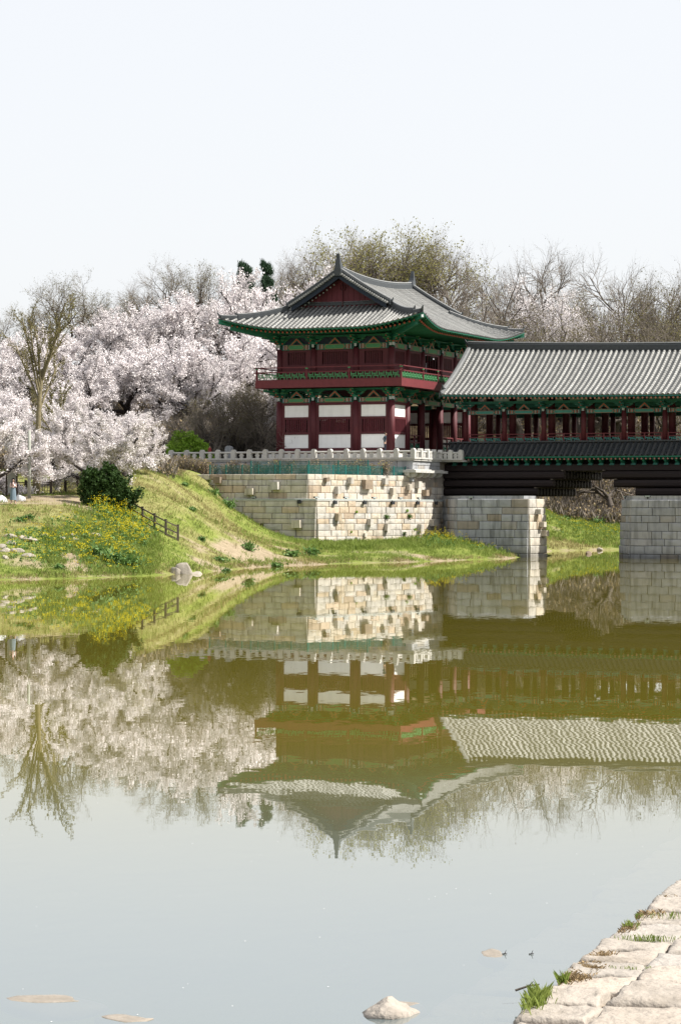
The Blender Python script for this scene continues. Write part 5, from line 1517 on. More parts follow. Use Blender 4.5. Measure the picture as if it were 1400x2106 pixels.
# brushwood on the hill
def brush(n, px0, px1, y0, y1, seed, h, hd=1.0):
    X,Y,Z,r = scatter(n,px0,px1,y0,y1,seed); hh = h*r.uniform(.4,1.3,len(X)); s = blades(X,Y,Z,hh,.04*hd,.45,r)
    k = r.random(len(X)) < .9; P = np.stack([X[k]+r.normal(size=k.sum())*.2, Y[k]+r.normal(size=k.sum())*.2, Z[k]+hh[k]*r.uniform(.1,1,k.sum())],1)
    q_ = quads(P, r.uniform(.08,.2,len(P))*hd, r); g_ = r.random(len(P)) < .16; F = q_[1]
    return [(*s,0),(q_[0],F[~g_],1),(q_[0],F[g_],2)]
stuff('hill_brushwood', 'brown leafless brushwood and dry leaves covering the hillside', 'brushwood',
    brush(19000,425,620,204,226,31,2.6)+brush(6000,425,620,204,212,36,1.4)+brush(6000,330,430,214,232,37,2.0)+brush(9000,-60,360,178,200,32,1.0)+brush(22000,1090,1440,247,272,33,1.1,1.2)+brush(20000,900,1440,262,290,34,1.3,1.3)+brush(9000,-60,420,200,250,35,1.2), [M['twig'], M['leaf_t'], M['bud_o']])

# leafy weed clumps that can be told apart
def weed(seed, n=130, w=.35, h=.4, mt='leaf_w', size=.16):
    r = np.random.default_rng(seed); P = r.normal(size=(n,3))*np.array([w*.40,w*.40,h*.26])+np.array([0,0,h*.42]); P[:,2] = np.maximum(P[:,2], .02)
    V,F = quads(P, r.uniform(size*.5,size*1.3,n), r, .6); st = blades(r.normal(size=20)*w*.3, r.normal(size=20)*w*.3, np.zeros(20), h*r.uniform(.6,1.3,20), .04, .5, r)
    return np_mesh('leafy_weed', np.vstack([V,st[0]]), np.vstack([F,st[1]+len(V)]), M[mt])
WD = [weed(1), weed(2,160,.5,.45), weed(3,200,.6,.7)]
for px, Y, v, s, lab in [(455,151,1,1.25,'dark leafy weed clump on the sand right of the handrail foot'),(465,146,0,1.3,'leafy weed clump nearest the boulder on the sandy bank'),(512,163,2,1.2,'tall light weed clump on the sandy slope below the sign'),
        (545,152,0,1.2,'leafy weed on the sand midway along the beach'),(600,166,1,1.5,'weed clump near the foot of the wall corner'),(640,170,2,1.4,'bushy weed clump at the wall corner foot'),(570,158,1,1.1,'spreading low weed in the middle of the sandy beach'),
        (415,157,0,1.3,'small green weed right of the handrail'),(395,165,0,1.2,'green weed high on the dry slope above the handrail'),(380,178,0,1.2,'dark weed near the top of the dry slope'),(470,183,2,1.3,'leafy weeds along the diagonal edge of the wall'),(440,187,2,1.2,'weeds at the top of the diagonal wall edge'),
        (232,135,2,1.7,'big leafy clump by the water under the yellow flowers'),(266,136,2,1.5,'leafy clump overhanging the water right of the yellow flowers'),(200,136,2,1.5,'leafy clump by the water left of the overhanging one'),(60,143,0,1.5,'green weed on the dry slope below the woman'),(42,142,0,1.2,'small weed on the dry slope near the left photo edge'),(122,131,0,1.2,'dark stubby weed at the waterline on the left'),(1158,244,1,1.6,'tall weed on the far bank beside the pier'),(1230,246,2,1.4,'bushy weed on the far bank under the gnarled tree')]:
    s *= .86; p = ground_pos(px, Y, -.03); o = inst(WD[v], 'leafy_weed', None, p, (0,0,rr.uniform(0,6)), (s,s,s*.85)); setp(o, lab, 'weed', 'leafy weeds on the banks')
# weeds rooted in the wall
wv = Vector(C2); kv = Vector(K2); tv_ = (kv-wv).normalized(); ov = Vector((tv_.y,-tv_.x))
ww = weed(9,60,.22,.25,'leaf_w',.11); wy = weed(10,40,.2,.2,'leaf_g',.1)
for f, z, s, me_, lab in [(.66,3.05,1.3,ww,'dark green weed growing from a joint in the middle of the sunlit wall'),(.89,3.1,1.2,ww,'dark green weed growing from the sunlit wall near the bridge shadow'),(.37,3.5,.8,wy,'tiny yellow-green weed in the sunlit wall, upper left'),(.31,1.95,.7,wy,'tiny weed low in the sunlit wall, left of centre'),(.87,3.6,.9,wy,'yellow-green weed just above the dark weed near the shadow'),(.94,2.1,.8,wy,'small weed low in the sunlit wall near the bridge shadow'),(.83,1.7,1.1,ww,'dark weed at the foot of the sunlit wall beside the yellow flowers')]:
    c = wv.lerp(kv, f)+ov*(.05+.075*(ZL-z)); x, y = L2W(c.x, c.y); o = inst(me_, 'leafy_weed', None, (x,y,z), None, (s,s,s)); setp(o, lab, 'weed', 'weeds rooted in the wall')
# ================================================================ SMALLER THINGS
def ground_at(px, py, y0=118, y1=260):
    """world point where the valley floor lies along a given line of sight"""
    Y = np.linspace(y0, y1, 800); X = (px-700)*Y/FPX; Z = H(X, Y); yy = 1050-(Z-CAM_H)*FPX/Y
    k = int(np.argmin(np.abs(yy-py) + (np.arange(800)*1e-3))); return Vector((X[k], Y[k], Z[k]))
M['rock'] = mat('pale_bank_rock', (.36,.325,.275), (.23,.205,.17), scale=2.5, rough=.9, bump=.03, bscale=6, rnd=.12)
M['quay'] = mat('pale_quay_stone', (.345,.315,.28), (.185,.165,.14), scale=3.4, rough=.9, bump=.035, bscale=13, rnd=.10, c3=(.31,.283,.252), detail=14, streak=.0, lo=.28, hi=.75,
    objramp=[(0,(1,1,1)),(.5,(1.02,.98,.94)),(.8,(.92,.93,.95)),(1,(1.04,.97,.9))])
M['wet_rock'] = mat('wet_submerged_rock', (.27,.235,.195), (.185,.16,.13), scale=6, rough=.5, bump=.01, bscale=20)
M['litter'] = mat('dry_litter', (.36,.265,.15), (.21,.15,.08), scale=9, rough=.95, bump=.02, bscale=30)
M['concrete'] = mat('pole_concrete', (.34,.35,.31), (.26,.27,.24), scale=3, rough=.85, streak=.2)
M['panel'] = mat('grey_board', (.30,.32,.32), (.25,.27,.27), scale=2, rough=.6)
M['rockw'] = mat('white_painted_stone', (.55,.56,.57), (.45,.46,.48), scale=2, rough=.85, bump=.02)

def rock_mesh(name, sx, sy, sz, seed, mt, cuts=7, nu=16, nv=10, flat=None):
    rng = np.random.default_rng(seed); V = []; F = []
    for i in range(nv+1):
        th = PI*i/nv
        for j in range(nu):
            ph = 2*PI*j/nu; V.append((math.sin(th)*math.cos(ph), math.sin(th)*math.sin(ph), math.cos(th)))
    V = np.array(V)
    for _ in range(cuts):
        n_ = rng.normal(size=3); n_[2] = abs(n_[2])*.8; n_ /= np.linalg.norm(n_); d = rng.uniform(.55,.85); k = V@n_; V = V - np.maximum(k-d,0)[:,None]*n_
    if flat is not None: V[:,2] = np.minimum(V[:,2], flat)
    V *= 1 + .04*rng.normal(size=(len(V),1))*np.array([1,1,.3])
    V *= np.array([sx/2, sy/2, sz/2])*1.15
    for i in range(nv):
        for j in range(nu): F.append((i*nu+j, (i+1)*nu+j, (i+1)*nu+(j+1)%nu, i*nu+(j+1)%nu))
    return np_mesh(name, V, F, mt, smooth=False)
def rock(name, label, cat, pos, size, seed, group=None, mt='rock', rot=0, flat=None):
    o = inst(rock_mesh(name, *size, seed, M[mt], flat=flat), name, None, pos, (0,0,rot)); return setp(o, label, cat, group)

# --- boulder and bank stones
p = Vector((WX(383,138.6), 138.6, .1)); rock('boulder', 'large pale boulder at the waterline in front of the sandy beach', 'rock', (p.x-.1,p.y,.12), (1.25,1.0,.95), 5)
rock('boulder', 'cracked grey boulder touching the larger pale one at the waterline', 'rock', (p.x-.62,p.y-.1,.02), (.75,.7,.85), 8)
rock('boulder', 'flat low rock right of the large pale boulder', 'rock', (p.x+.55,p.y+.1,-.06), (.7,.6,.45), 9)
for i, (px, py, w, lab) in enumerate([(22,1106,.55,'small pale stone in the upper stone row, nearest the left photo edge'),(45,1109,.5,'small pale stone left of the large flat one in the upper row'),(60,1112,.95,'large flat pale stone in the upper stone row on the left bank'),(92,1104,.6,'pale stone right of the large flat one in the upper row'),
    (128,1112,.5,'pale stone peeping through yellow flowers, left of the pair'),(152,1114,.5,'pale stone among the yellow flowers, middle of the upper row'),(186,1104,.9,'long pale stone at the right end of the upper row'),(192,1115,.6,'pale stone below the long one at the right end'),
    (22,1120,.6,'flat stone in the second row near the left photo edge'),(4,1128,.7,'pale stone touching the left photo edge'),(10,1136,.6,'flat stone just below the one at the left photo edge'),(34,1136,.7,'flat stone in the lower row among sparse flowers'),(58,1146,.6,'low flat stone at the right of the lower row'),(10,1150,.4,'small stone lowest of the left bank stones'),(150,1105,.45,'small rounded stone above the flowers in the upper row')]):
    p = ground_at(px, py); rock('bank_stone', lab, 'stone', (p.x,p.y,p.z+.02), (w*1.25, w*.9, .30), 30+i, 'pale stones set in the left bank', rot=i*1.1)
rock('bank_stone', 'small dark stone in the shallows below the far bank', 'stone', (WX(1210,208),208,.05), (.5,.4,.35), 61, mt='stone_b')
rock('bank_stone', 'small white stone on the waterline of the far bank', 'stone', (WX(1233,226),226,.12), (.5,.4,.4), 62)
# --- rocks in the near water
rock('water_rock', 'pale angular rock sticking out of the water at the bottom of the photo', 'rock', (.365,17.62,.008), (.40,.34,.24), 24, rot=.5, mt='quay')
rock('water_rock', 'big pale flat rock lying just under the water, lower left', 'rock', (-2.12,18.15,-.048), (.72,.50,.20), 13, 'submerged rocks', mt='wet_rock', flat=.45)
rock('water_rock', 'smaller pale rock just under the water at the bottom left', 'rock', (-1.52,17.45,-.044), (.46,.30,.18), 15, 'submerged rocks', mt='wet_rock', flat=.45)
rock('water_rock', 'small triangular slab under the water near the quay', 'rock', (1.27,20.05,-.035), (.26,.40,.14), 17, 'submerged rocks', mt='wet_rock', flat=.45)
rock('water_rock', 'reddish slab under the water behind the emerging rock', 'rock', (.47,17.95,-.030), (.40,.26,.12), 18, 'submerged rocks', mt='wet_rock', flat=.45)

# --- quay of big slabs on the near right bank
ED = Vector((.302,.953)); EC = Vector((.953,-.302)); E0 = Vector((1.1,16.2))
def QP(s, c): v = E0 + ED*s + EC*c; return v.x, v.y
QUAY = bpy.data.objects.new('quay', None); COL.objects.link(QUAY); ORG[QUAY.name] = Vector((0,0,0)); setp(QUAY, 'stone slab quay edge in the lower right corner', None, kind='structure')
def qtop(s, c): return .21 + .035*c + .012*math.sin(s*1.7)
b = MB()
sv = np.arange(-4, 34, .25); cv = np.arange(.05, 9, .3)
b.grid([[(*QP(s,c), qtop(s,c)-.10 + .008*math.sin(s*9+c*7)) for c in cv] for s in sv][::-1])
b.grid([[(*QP(s,.05), -.9),(*QP(s,.05), qtop(s,.05)-.10)] for s in sv])
b.build('quay_fill', M['litter'], QUAY)
def slab(name, s0, s1, c0, c1, zt, th, seed, n=13, mt='quay', tilt=0):
    """irregular worn slab with rounded arrises"""
    r = random.Random(seed); rng = np.random.default_rng(seed); V = []; F = []
    jit = [(r.uniform(-.022,.022), r.uniform(-.022,.022)) for _ in range(4)]
    cor = [(s0+jit[0][0], c0+jit[0][1]), (s1+jit[1][0], c0+jit[1][1]), (s1+jit[2][0], c1+jit[2][1]), (s0+jit[3][0], c1+jit[3][1])]
    ph = rng.uniform(0,6,8)
    us = np.concatenate([[0,.02,.06], np.linspace(.13,.87,n-6), [.94,.98,1]])
    for i, u in enumerate(us):
        for j, v in enumerate(us):
            s = (cor[0][0]*(1-u)+cor[1][0]*u)*(1-v)+(cor[3][0]*(1-u)+cor[2][0]*u)*v
            c = (cor[0][1]*(1-u)+cor[1][1]*u)*(1-v)+(cor[3][1]*(1-u)+cor[2][1]*u)*v
            e = min(u, 1-u, v, 1-v); edge = max(0, 1-e/.065)
            s += .018*math.sin(c*9+ph[0])*edge; c += .018*math.sin(s*9+ph[2])*edge
            z = zt + tilt*(u-.5) + .010*math.sin(s*8+ph[3])*math.sin(c*9+ph[4]) + .007*math.sin(s*19+ph[5]+c*13)*math.sin(c*23+ph[6]) + rng.normal()*.0045 - .038*edge**2.2
            x, y = QP(s, c); V.append((x, y, z))
    m_ = len(us)
    for i in range(m_-1):
        for j in range(m_-1): F.append((i*m_+j, i*m_+j+1, (i+1)*m_+j+1, (i+1)*m_+j))
    ring = [i*m_ for i in range(m_)] + [(m_-1)*m_+j for j in range(1,m_)] + [i*m_+m_-1 for i in range(m_-2,-1,-1)] + [j for j in range(m_-2,0,-1)]
    k0 = len(V)
    for q_ in ring: x,y,z = V[q_]; V.append((x,y,zt-th))
    L = len(ring)
    for i in range(L): F.append((ring[i], ring[(i+1)%L], k0+(i+1)%L, k0+i))
    F = [f[::-1] for f in F]
    return place(np_mesh(name, V, F, M[mt], smooth=False), name, QUAY)
rq = random.Random(12); sd = 100
rows = [(.0,.50),(.52,1.14),(1.16,1.83),(1.85,2.63),(2.65,3.5)]
for j, (c0, c1) in enumerate(rows):
    s = -2.5 + rq.uniform(0,.4)
    while s < (22 if j < 3 else 12):
        L = rq.uniform(.42,.72) if j == 0 else rq.uniform(.55,.95)
        gap = rq.uniform(.0,.025)
        if True:
            sd += 1; slab('quay_slab', s, s+L, c0+rq.uniform(-.02,.02) + (.0 if j else rq.uniform(-.08,.05)), c1+rq.uniform(0,.03) - (.14*rq.random()**3 if j == 0 else 0), qtop(s,c0)+rq.uniform(-.012,.022)-(.015 if j == 0 else 0), .5, sd, tilt=rq.uniform(-.02,.02))
        s += L+gap
s = -2.0                                              # apron slabs under the water
while s < 16:
    L = rq.uniform(.55,.85); sd += 1
    slab('submerged_slab', s, s+L, -.95+rq.uniform(-.12,.12), -.06, -.055-.02*rq.random(), .4, sd, tilt=.0)
    s += L+.07
# dry litter, grass and twigs caught between the slabs
def litter(cx, cy, n, rs, rc, seed, h, w, mats, lean):
    r = np.random.default_rng(seed); s = cx+r.normal(size=n)*rs; c = np.maximum(cy+r.normal(size=n)*rc, .02); xy = np.array([QP(a,b_) for a,b_ in zip(s,c)]); z = np.array([qtop(a,b_)-.02 for a,b_ in zip(s,c)])
    return blades(xy[:,0], xy[:,1], z, h*r.uniform(.5,1.3,n), w, lean, r)
def QS(px, py, z=.2):
    Y = FPX*(CAM_H-z)/(py-1050); X = (px-700)*Y/FPX; d = Vector((X,Y))-E0; return d.dot(ED), d.dot(EC)
lit = []
for px, py, n, rs, rc in [(1195,1988,1500,.09,.07),(1165,2010,1500,.09,.07),(1235,1965,900,.10,.04),(1290,1908,220,.10,.05),(1330,1880,160,.1,.08),(1365,1840,160,.1,.08)]:
    s, c = QS(px, py); lit.append((*litter(s, c, n, rs, rc, int(px), .022, .006, None, 1.6), 0))
stuff('dry_litter', 'brown dry straw caught in the gaps of the quay slabs', 'straw', lit, [M['litter']])
for px, py, n, rs, rc, h, lab in [(1062,2066,300,.13,.04,.105,'long bright grass tuft on the quay edge at the bottom of the photo'),(1118,2018,60,.05,.03,.08,'small grass tuft on the quay edge beside a dry twig'),(1275,1905,50,.05,.04,.055,'tiny grass tuft on the quay edge near the middle slabs'),(1335,1930,130,.025,.13,.032,'strip of short grass between two quay slabs'),(1335,1992,100,.015,.2,.022,'mossy grass strip under the large bluish slab'),(1300,1884,40,.03,.1,.03,'short grass in a quay joint beside the water'),(1390,1887,40,.03,.08,.035,'grass in a quay joint at the right photo edge')]:
    s, c = QS(px, py, .2); V_, F_ = litter(s, max(c,.03), n, rs, rc, int(py), h, .0055, None, .6)
    ctr = V_.mean(0); ctr[2] = V_[:,2].min(); o = inst(np_mesh('grass_tuft', V_-ctr, F_, M['grass']), 'grass_tuft', None, ctr); setp(o, lab, 'grass', 'grass tufts in the quay')
s, c = QS(1090, 2037, .1); x, y = QP(s, c)
b = MB(); b.tube([(x-.10,y,.10),(x,y+.02,.13),(x+.08,y+.03,.14)],[.009,.008,.005],5); b.tube([(x,y+.02,.13),(x+.03,y-.02,.17)],[.005,.003],4)
setp(b.build('twig', M['bark_b']), 'dry twig sticking out over the water from the quay edge', 'twig')
for px, py, lab in [(1040,1963,'tiny dark twig floating beside the submerged triangular slab'),(1095,1963,'tiny forked twig floating nearer the quay')]:
    Y = FPX*CAM_H/(py-1050); X = WX(px,Y); b = MB(); b.tube([(X-.02,Y,.004),(X+.02,Y+.01,.006)],[.005,.003],5); b.tube([(X,Y,.004),(X+.012,Y,.035)],[.004,.002],4); setp(b.build('twig', M['bark_c']), lab, 'twig')

# fallen petals drifting on the near water
rp = np.random.default_rng(4); n_ = 110; Yp = 16.5+28*rp.random(n_)**1.5; Xp = (rp.random(n_)*1500-50-700)*Yp/FPX; kq = (Xp < 1.0+(Yp-16.2)*.317-.9)
Pp = np.stack([Xp[kq],Yp[kq],np.full(kq.sum(),.004)],1); aa = rp.random(len(Pp))*6.28; sz = rp.uniform(.004,.008,len(Pp))
Vp = np.stack([Pp+np.stack([np.cos(aa+o)*sz,np.sin(aa+o)*sz,0*sz],1) for o in (0,PI/2,PI,PI*1.5)],1).reshape(-1,3)
setp(place(np_mesh('floating_petals', Vp, np.arange(len(Vp)).reshape(-1,4), M['white']), 'floating_petals'), 'white petals and specks drifting on the near water', 'petals', kind='stuff')

# --- green wire fences on the planting bed
def wire_fence(label, pts, hgt, z, step, name='wire_fence'):
    T = thing(name, label, 'fence', (pts[0][0], pts[0][1], z))
    pm_ = MB(); pm_.box(-.035,.035,-.035,.035,0,hgt+.06); pmm = pm_.mesh('post', M['metal_g'])
    for p0, p1 in zip(pts[:-1], pts[1:]):
        p0, p1 = Vector(p0), Vector(p1); n = max(1, round((p1-p0).length/step)); t = (p1-p0)/n; ang = math.atan2(t.y,t.x)
        w = t.length; pn = MB()
        for zz in np.linspace(.06, hgt, 7): pn.box(.035, w-.035, -.009, .009, zz-.009, zz+.009)
        for xx in np.arange(.1, w-.05, .11): pn.box(xx-.007, xx+.007, -.007, .007, .06, hgt)
        pnm = pn.mesh('wire_panel', M['metal_g'])
        for k in range(n+1):
            c = p0+t*k
            inst(pmm, 'post', T, (c.x,c.y,z), (0,0,ang))
            if k < n: inst(pnm, 'wire_panel', T, (c.x,c.y,z), (0,0,ang))
    return T
wire_fence('low green wire fence along the top edge of the stone abutment', [(-9.3,-14.5),(-.85,-14.5),(3.0,-4.2)], .70, ZT-.01, 1.4)
wire_fence('taller green wire fence behind the low one, in front of the hedge', [(-9.1,-7.6),(1.2,-7.6)], 1.15, ZT-.01, 2.4)

# --- floodlights
fm = MB(); fm.box(-.24,.24,-.08,.08,.14,.26); fm.box(-.05,.05,-.04,.04,0,.14); fm.box(-.2,.2,-.09,-.081,.155,.245,1); flong = fm.mesh('floodlight', [M['metal_d'], M['metal_p']])
fm = MB(); fm.box(-.11,.11,-.10,.10,-.22,-.02); fm.box(-.16,.16,-.14,-.101,-.26,.02,0); fm.box(-.03,.03,.0,.14,.0,.05); fsq = fm.mesh('floodlight', [M['metal_d'], M['metal_p']])
def on_wall(p, q_, f, o, z): p, q_ = Vector(p), Vector(q_); t = (q_-p).normalized(); out = Vector((t.y,-t.x)); c = p.lerp(q_, f)+out*o; return (*L2W(c.x,c.y), z), math.atan2(t.y,t.x)-TH
nth = ['first','second','third','fourth','fifth']
for k, f in enumerate((.02,.30,.575,.835)):
    l_, r_ = on_wall(C2, K2, f, -.25, ZL+.02); setp(inst(flong, 'floodlight', None, l_, (0,0,r_)), 'dark wide floodlight on the sunlit wall ledge, %s from the wall corner' % nth[k], 'floodlight', 'floodlights on the wall ledge')
for k, f in enumerate((.16,.445,.72,.97)):
    l_, r_ = on_wall(C2, K2, f, .12, ZL-.05); setp(inst(fsq, 'floodlight', None, l_, (0,0,r_)), 'dark square floodlight hung below the sunlit ledge, %s from the wall corner' % nth[k], 'floodlight', 'floodlights below the wall ledge')
for p0, p1, f, me_, o, z, lab in [(K2,E2,.06,flong,-.25,ZL+.02,'dark wide floodlight on the ledge under the terrace corner slab'),(K2,E2,.36,fsq,.12,ZL-.05,'dark square floodlight below the ledge beside the bridge shadow'),(W2,C2,.60,flong,-.2,ZL+.02,'floodlight on the shaded left ledge near the grass slope'),(W2,C2,.90,fsq,.12,ZL-.02,'floodlight below the shaded ledge near the wall corner'),
        (P1[0],P1[1],.20,flong,.12,4.55,'floodlight on top of the left pier'),(P2[7],P2[0],.5,flong,.1,4.6,'floodlight on the chamfered corner of the right pier'),(P2[0],P2[1],.25,flong,.1,4.62,'wide floodlight on the front top edge of the right pier')]:
    l_, r_ = on_wall(p0, p1, f, o, z); setp(inst(me_, 'floodlight', None, l_, (0,0,r_)), lab, 'floodlight', 'floodlights on the masonry')

# --- notice sign on the slope
p = ground_at(467, 1031, 178, 190); Y = p.y; zt = WZ(1001, Y); zb = WZ(1013, Y)
T = thing('notice_sign', 'small two-legged dark notice board with pale lettering below the green fence', 'sign', tuple(p), local=False)
b = MB(); b.box(p.x-.25,p.x+.25,p.y-.02,p.y+.02,zb,zt); b.build('board', M['metal_d'], T)
for s_ in (-1,1):
    b = MB(); b.box(p.x+s_*.17-.02,p.x+s_*.17+.02,p.y+.022,p.y+.06,p.z-.1,zt-.02); b.build('leg', M['wood_d'], T)
b = MB(); hz = (zt-zb)
for r_ in range(2):
    zz = zb+hz*(.27+.46*r_)
    b.box(p.x-.225,p.x-.165,p.y-.028,p.y-.021,zz-.06,zz+.06, 1 if r_ else 2)
    for k in range(5):
        x = p.x-.12+k*.075; b.box(x-.026,x+.026,p.y-.028,p.y-.021,zz-.06,zz-.035,0); b.box(x-.026,x+.026,p.y-.028,p.y-.021,zz+.03,zz+.06,0); b.box(x-.01,x+.01,p.y-.0285,p.y-.021,zz-.034,zz+.029,0)
b.build('lettering', [M['white'], mat('sign_red', (.6,.03,.03)), mat('sign_orange', (.7,.25,.03))], T)

# --- wooden handrail down the slope
T = thing('wooden_handrail', 'dark wooden post-and-rail handrail descending the grassy slope', 'handrail', tuple(ground_at(318,1092,138,165)), local=False)
hp = [ground_at(px, py, 136, 166) for px, py in ((268,1062),(293,1076),(318,1090),(341,1102),(366,1113))]
pm_ = MB(); pm_.box(-.07,.07,-.07,.07,-.2,.98); pm_.box(-.085,.085,-.085,.085,.98,1.02); pmm = pm_.mesh('post', M['wood_g'])
for p in hp: inst(pmm, 'post', T, p)
for p, q_ in zip(hp[:-1], hp[1:]):
    for hh in (.88,.46,.1):
        b = MB(); b.beam(p+Vector((0,-.075,hh)), q_+Vector((0,-.075,hh)), .05, .08); b.build('rail', M['wood_g'], T)

# --- park fence, pole, board and planter on the path at the left
def park_fence():
    T = thing('park_fence', 'dark wooden lattice fence with square posts behind the woman', 'fence', (WX(80,159),159,h1(WX(80,159),159)), local=False)
    xs = [(-40,158.6),(8,158.8),(53,159),(105,159.2),(134,162),(159,164.5),(186,167)]
    P_ = [Vector((WX(px,Y),Y,h1(WX(px,Y),Y))) for px, Y in xs]
    pm_ = MB(); pm_.box(-.085,.085,-.085,.085,-.2,.92); pm_.prism([(-.1,-.1),(.1,-.1),(.1,.1),(-.1,.1)],.92,.98,0,top=[(-.05,-.05),(.05,-.05),(.05,.05),(-.05,.05)]); pmm = pm_.mesh('post', M['wood_d'])
    for p in P_: inst(pmm, 'post', T, p)
    for p, q_ in zip(P_[:-1], P_[1:]):
        b = MB(); d = q_-p; L = d.length
        def pt(f, z): return p + d*f + Vector((0,0,z))
        for z in (.82,.66,.10): b.beam(pt(.05,z), pt(.95,z), .05, .05)
        n = 9
        for k in range(n+1): f = .05+.9*k/n; b.beam(pt(f,.1), pt(f,.66), .03, .035)
        for k in range(n):
            f = .05+.9*k/n; z = (.28,.5)[k%2]; b.beam(pt(f,z), pt(f+.9/n,z), .03, .035)
        b.build('lattice_panel', M['wood_d'], T)
park_fence()
p = ground_at(60, 1026, 150, 160); b = MB(); b.tube([(0,0,-.2),(0,0,2.2),(0,0,4.3)],[.115,.105,.09],12); o = inst(b.mesh('concrete_pole', M['concrete'], True), 'concrete_pole', None, p); setp(o, 'plain grey concrete pole rising into cherry blossom beside the tree trunk', 'pole')
p = Vector((WX(25,155.5),155.5,h1(WX(25,155.5),155.5)))
T = thing('information_board', 'upright grey information board on brown posts behind the woman', 'board', tuple(p), local=False)
b = MB(); b.box(p.x-.28,p.x+.26,p.y-.03,p.y+.03,p.z+.35,p.z+1.75); b.build('panel', M['panel'], T)
for x0, h_ in ((-.36,2.6),(.30,1.8)):
    b = MB(); b.box(p.x+x0-.05,p.x+x0+.05,p.y-.05,p.y+.05,p.z-.2,p.z+h_); b.build('post', M['wood_d'], T)
b = MB(); b.box(p.x-.34,p.x+.29,p.y-.05,p.y+.05,p.z+1.752,p.z+1.82); b.build('top_rail', M['wood_d'], T)
for px, w, sd_, lab in ((2,.85,71,'low white rock at the left photo edge beside the woman'),(40,.75,72,'low white rock on the path just right of the woman')):
    q_ = Vector((WX(px,152.6),152.6,h1(WX(px,152.6),152.6))); rock('white_rock', lab, 'rock', (q_.x,q_.y,q_.z+.12), (w,.6,.62), sd_, 'white rocks on the path', mt='rockw')
# grey stele behind the balustrade
q_ = L2W(-14.6,-.6); b = MB(); b.box(-.3,.3,-.2,.2,0,1.05); b.extr([(.3*math.cos(t),-.2,1.05+.24*math.sin(t)) for t in np.linspace(0,PI,9)],(0,.4,0)); o = inst(b.mesh('stone_stele', M['stone_g']), 'stone_stele', None, (q_[0],q_[1],7.82), (0,0,-TH)); setp(o, 'grey round-topped stone stele behind the balustrade', 'stele')

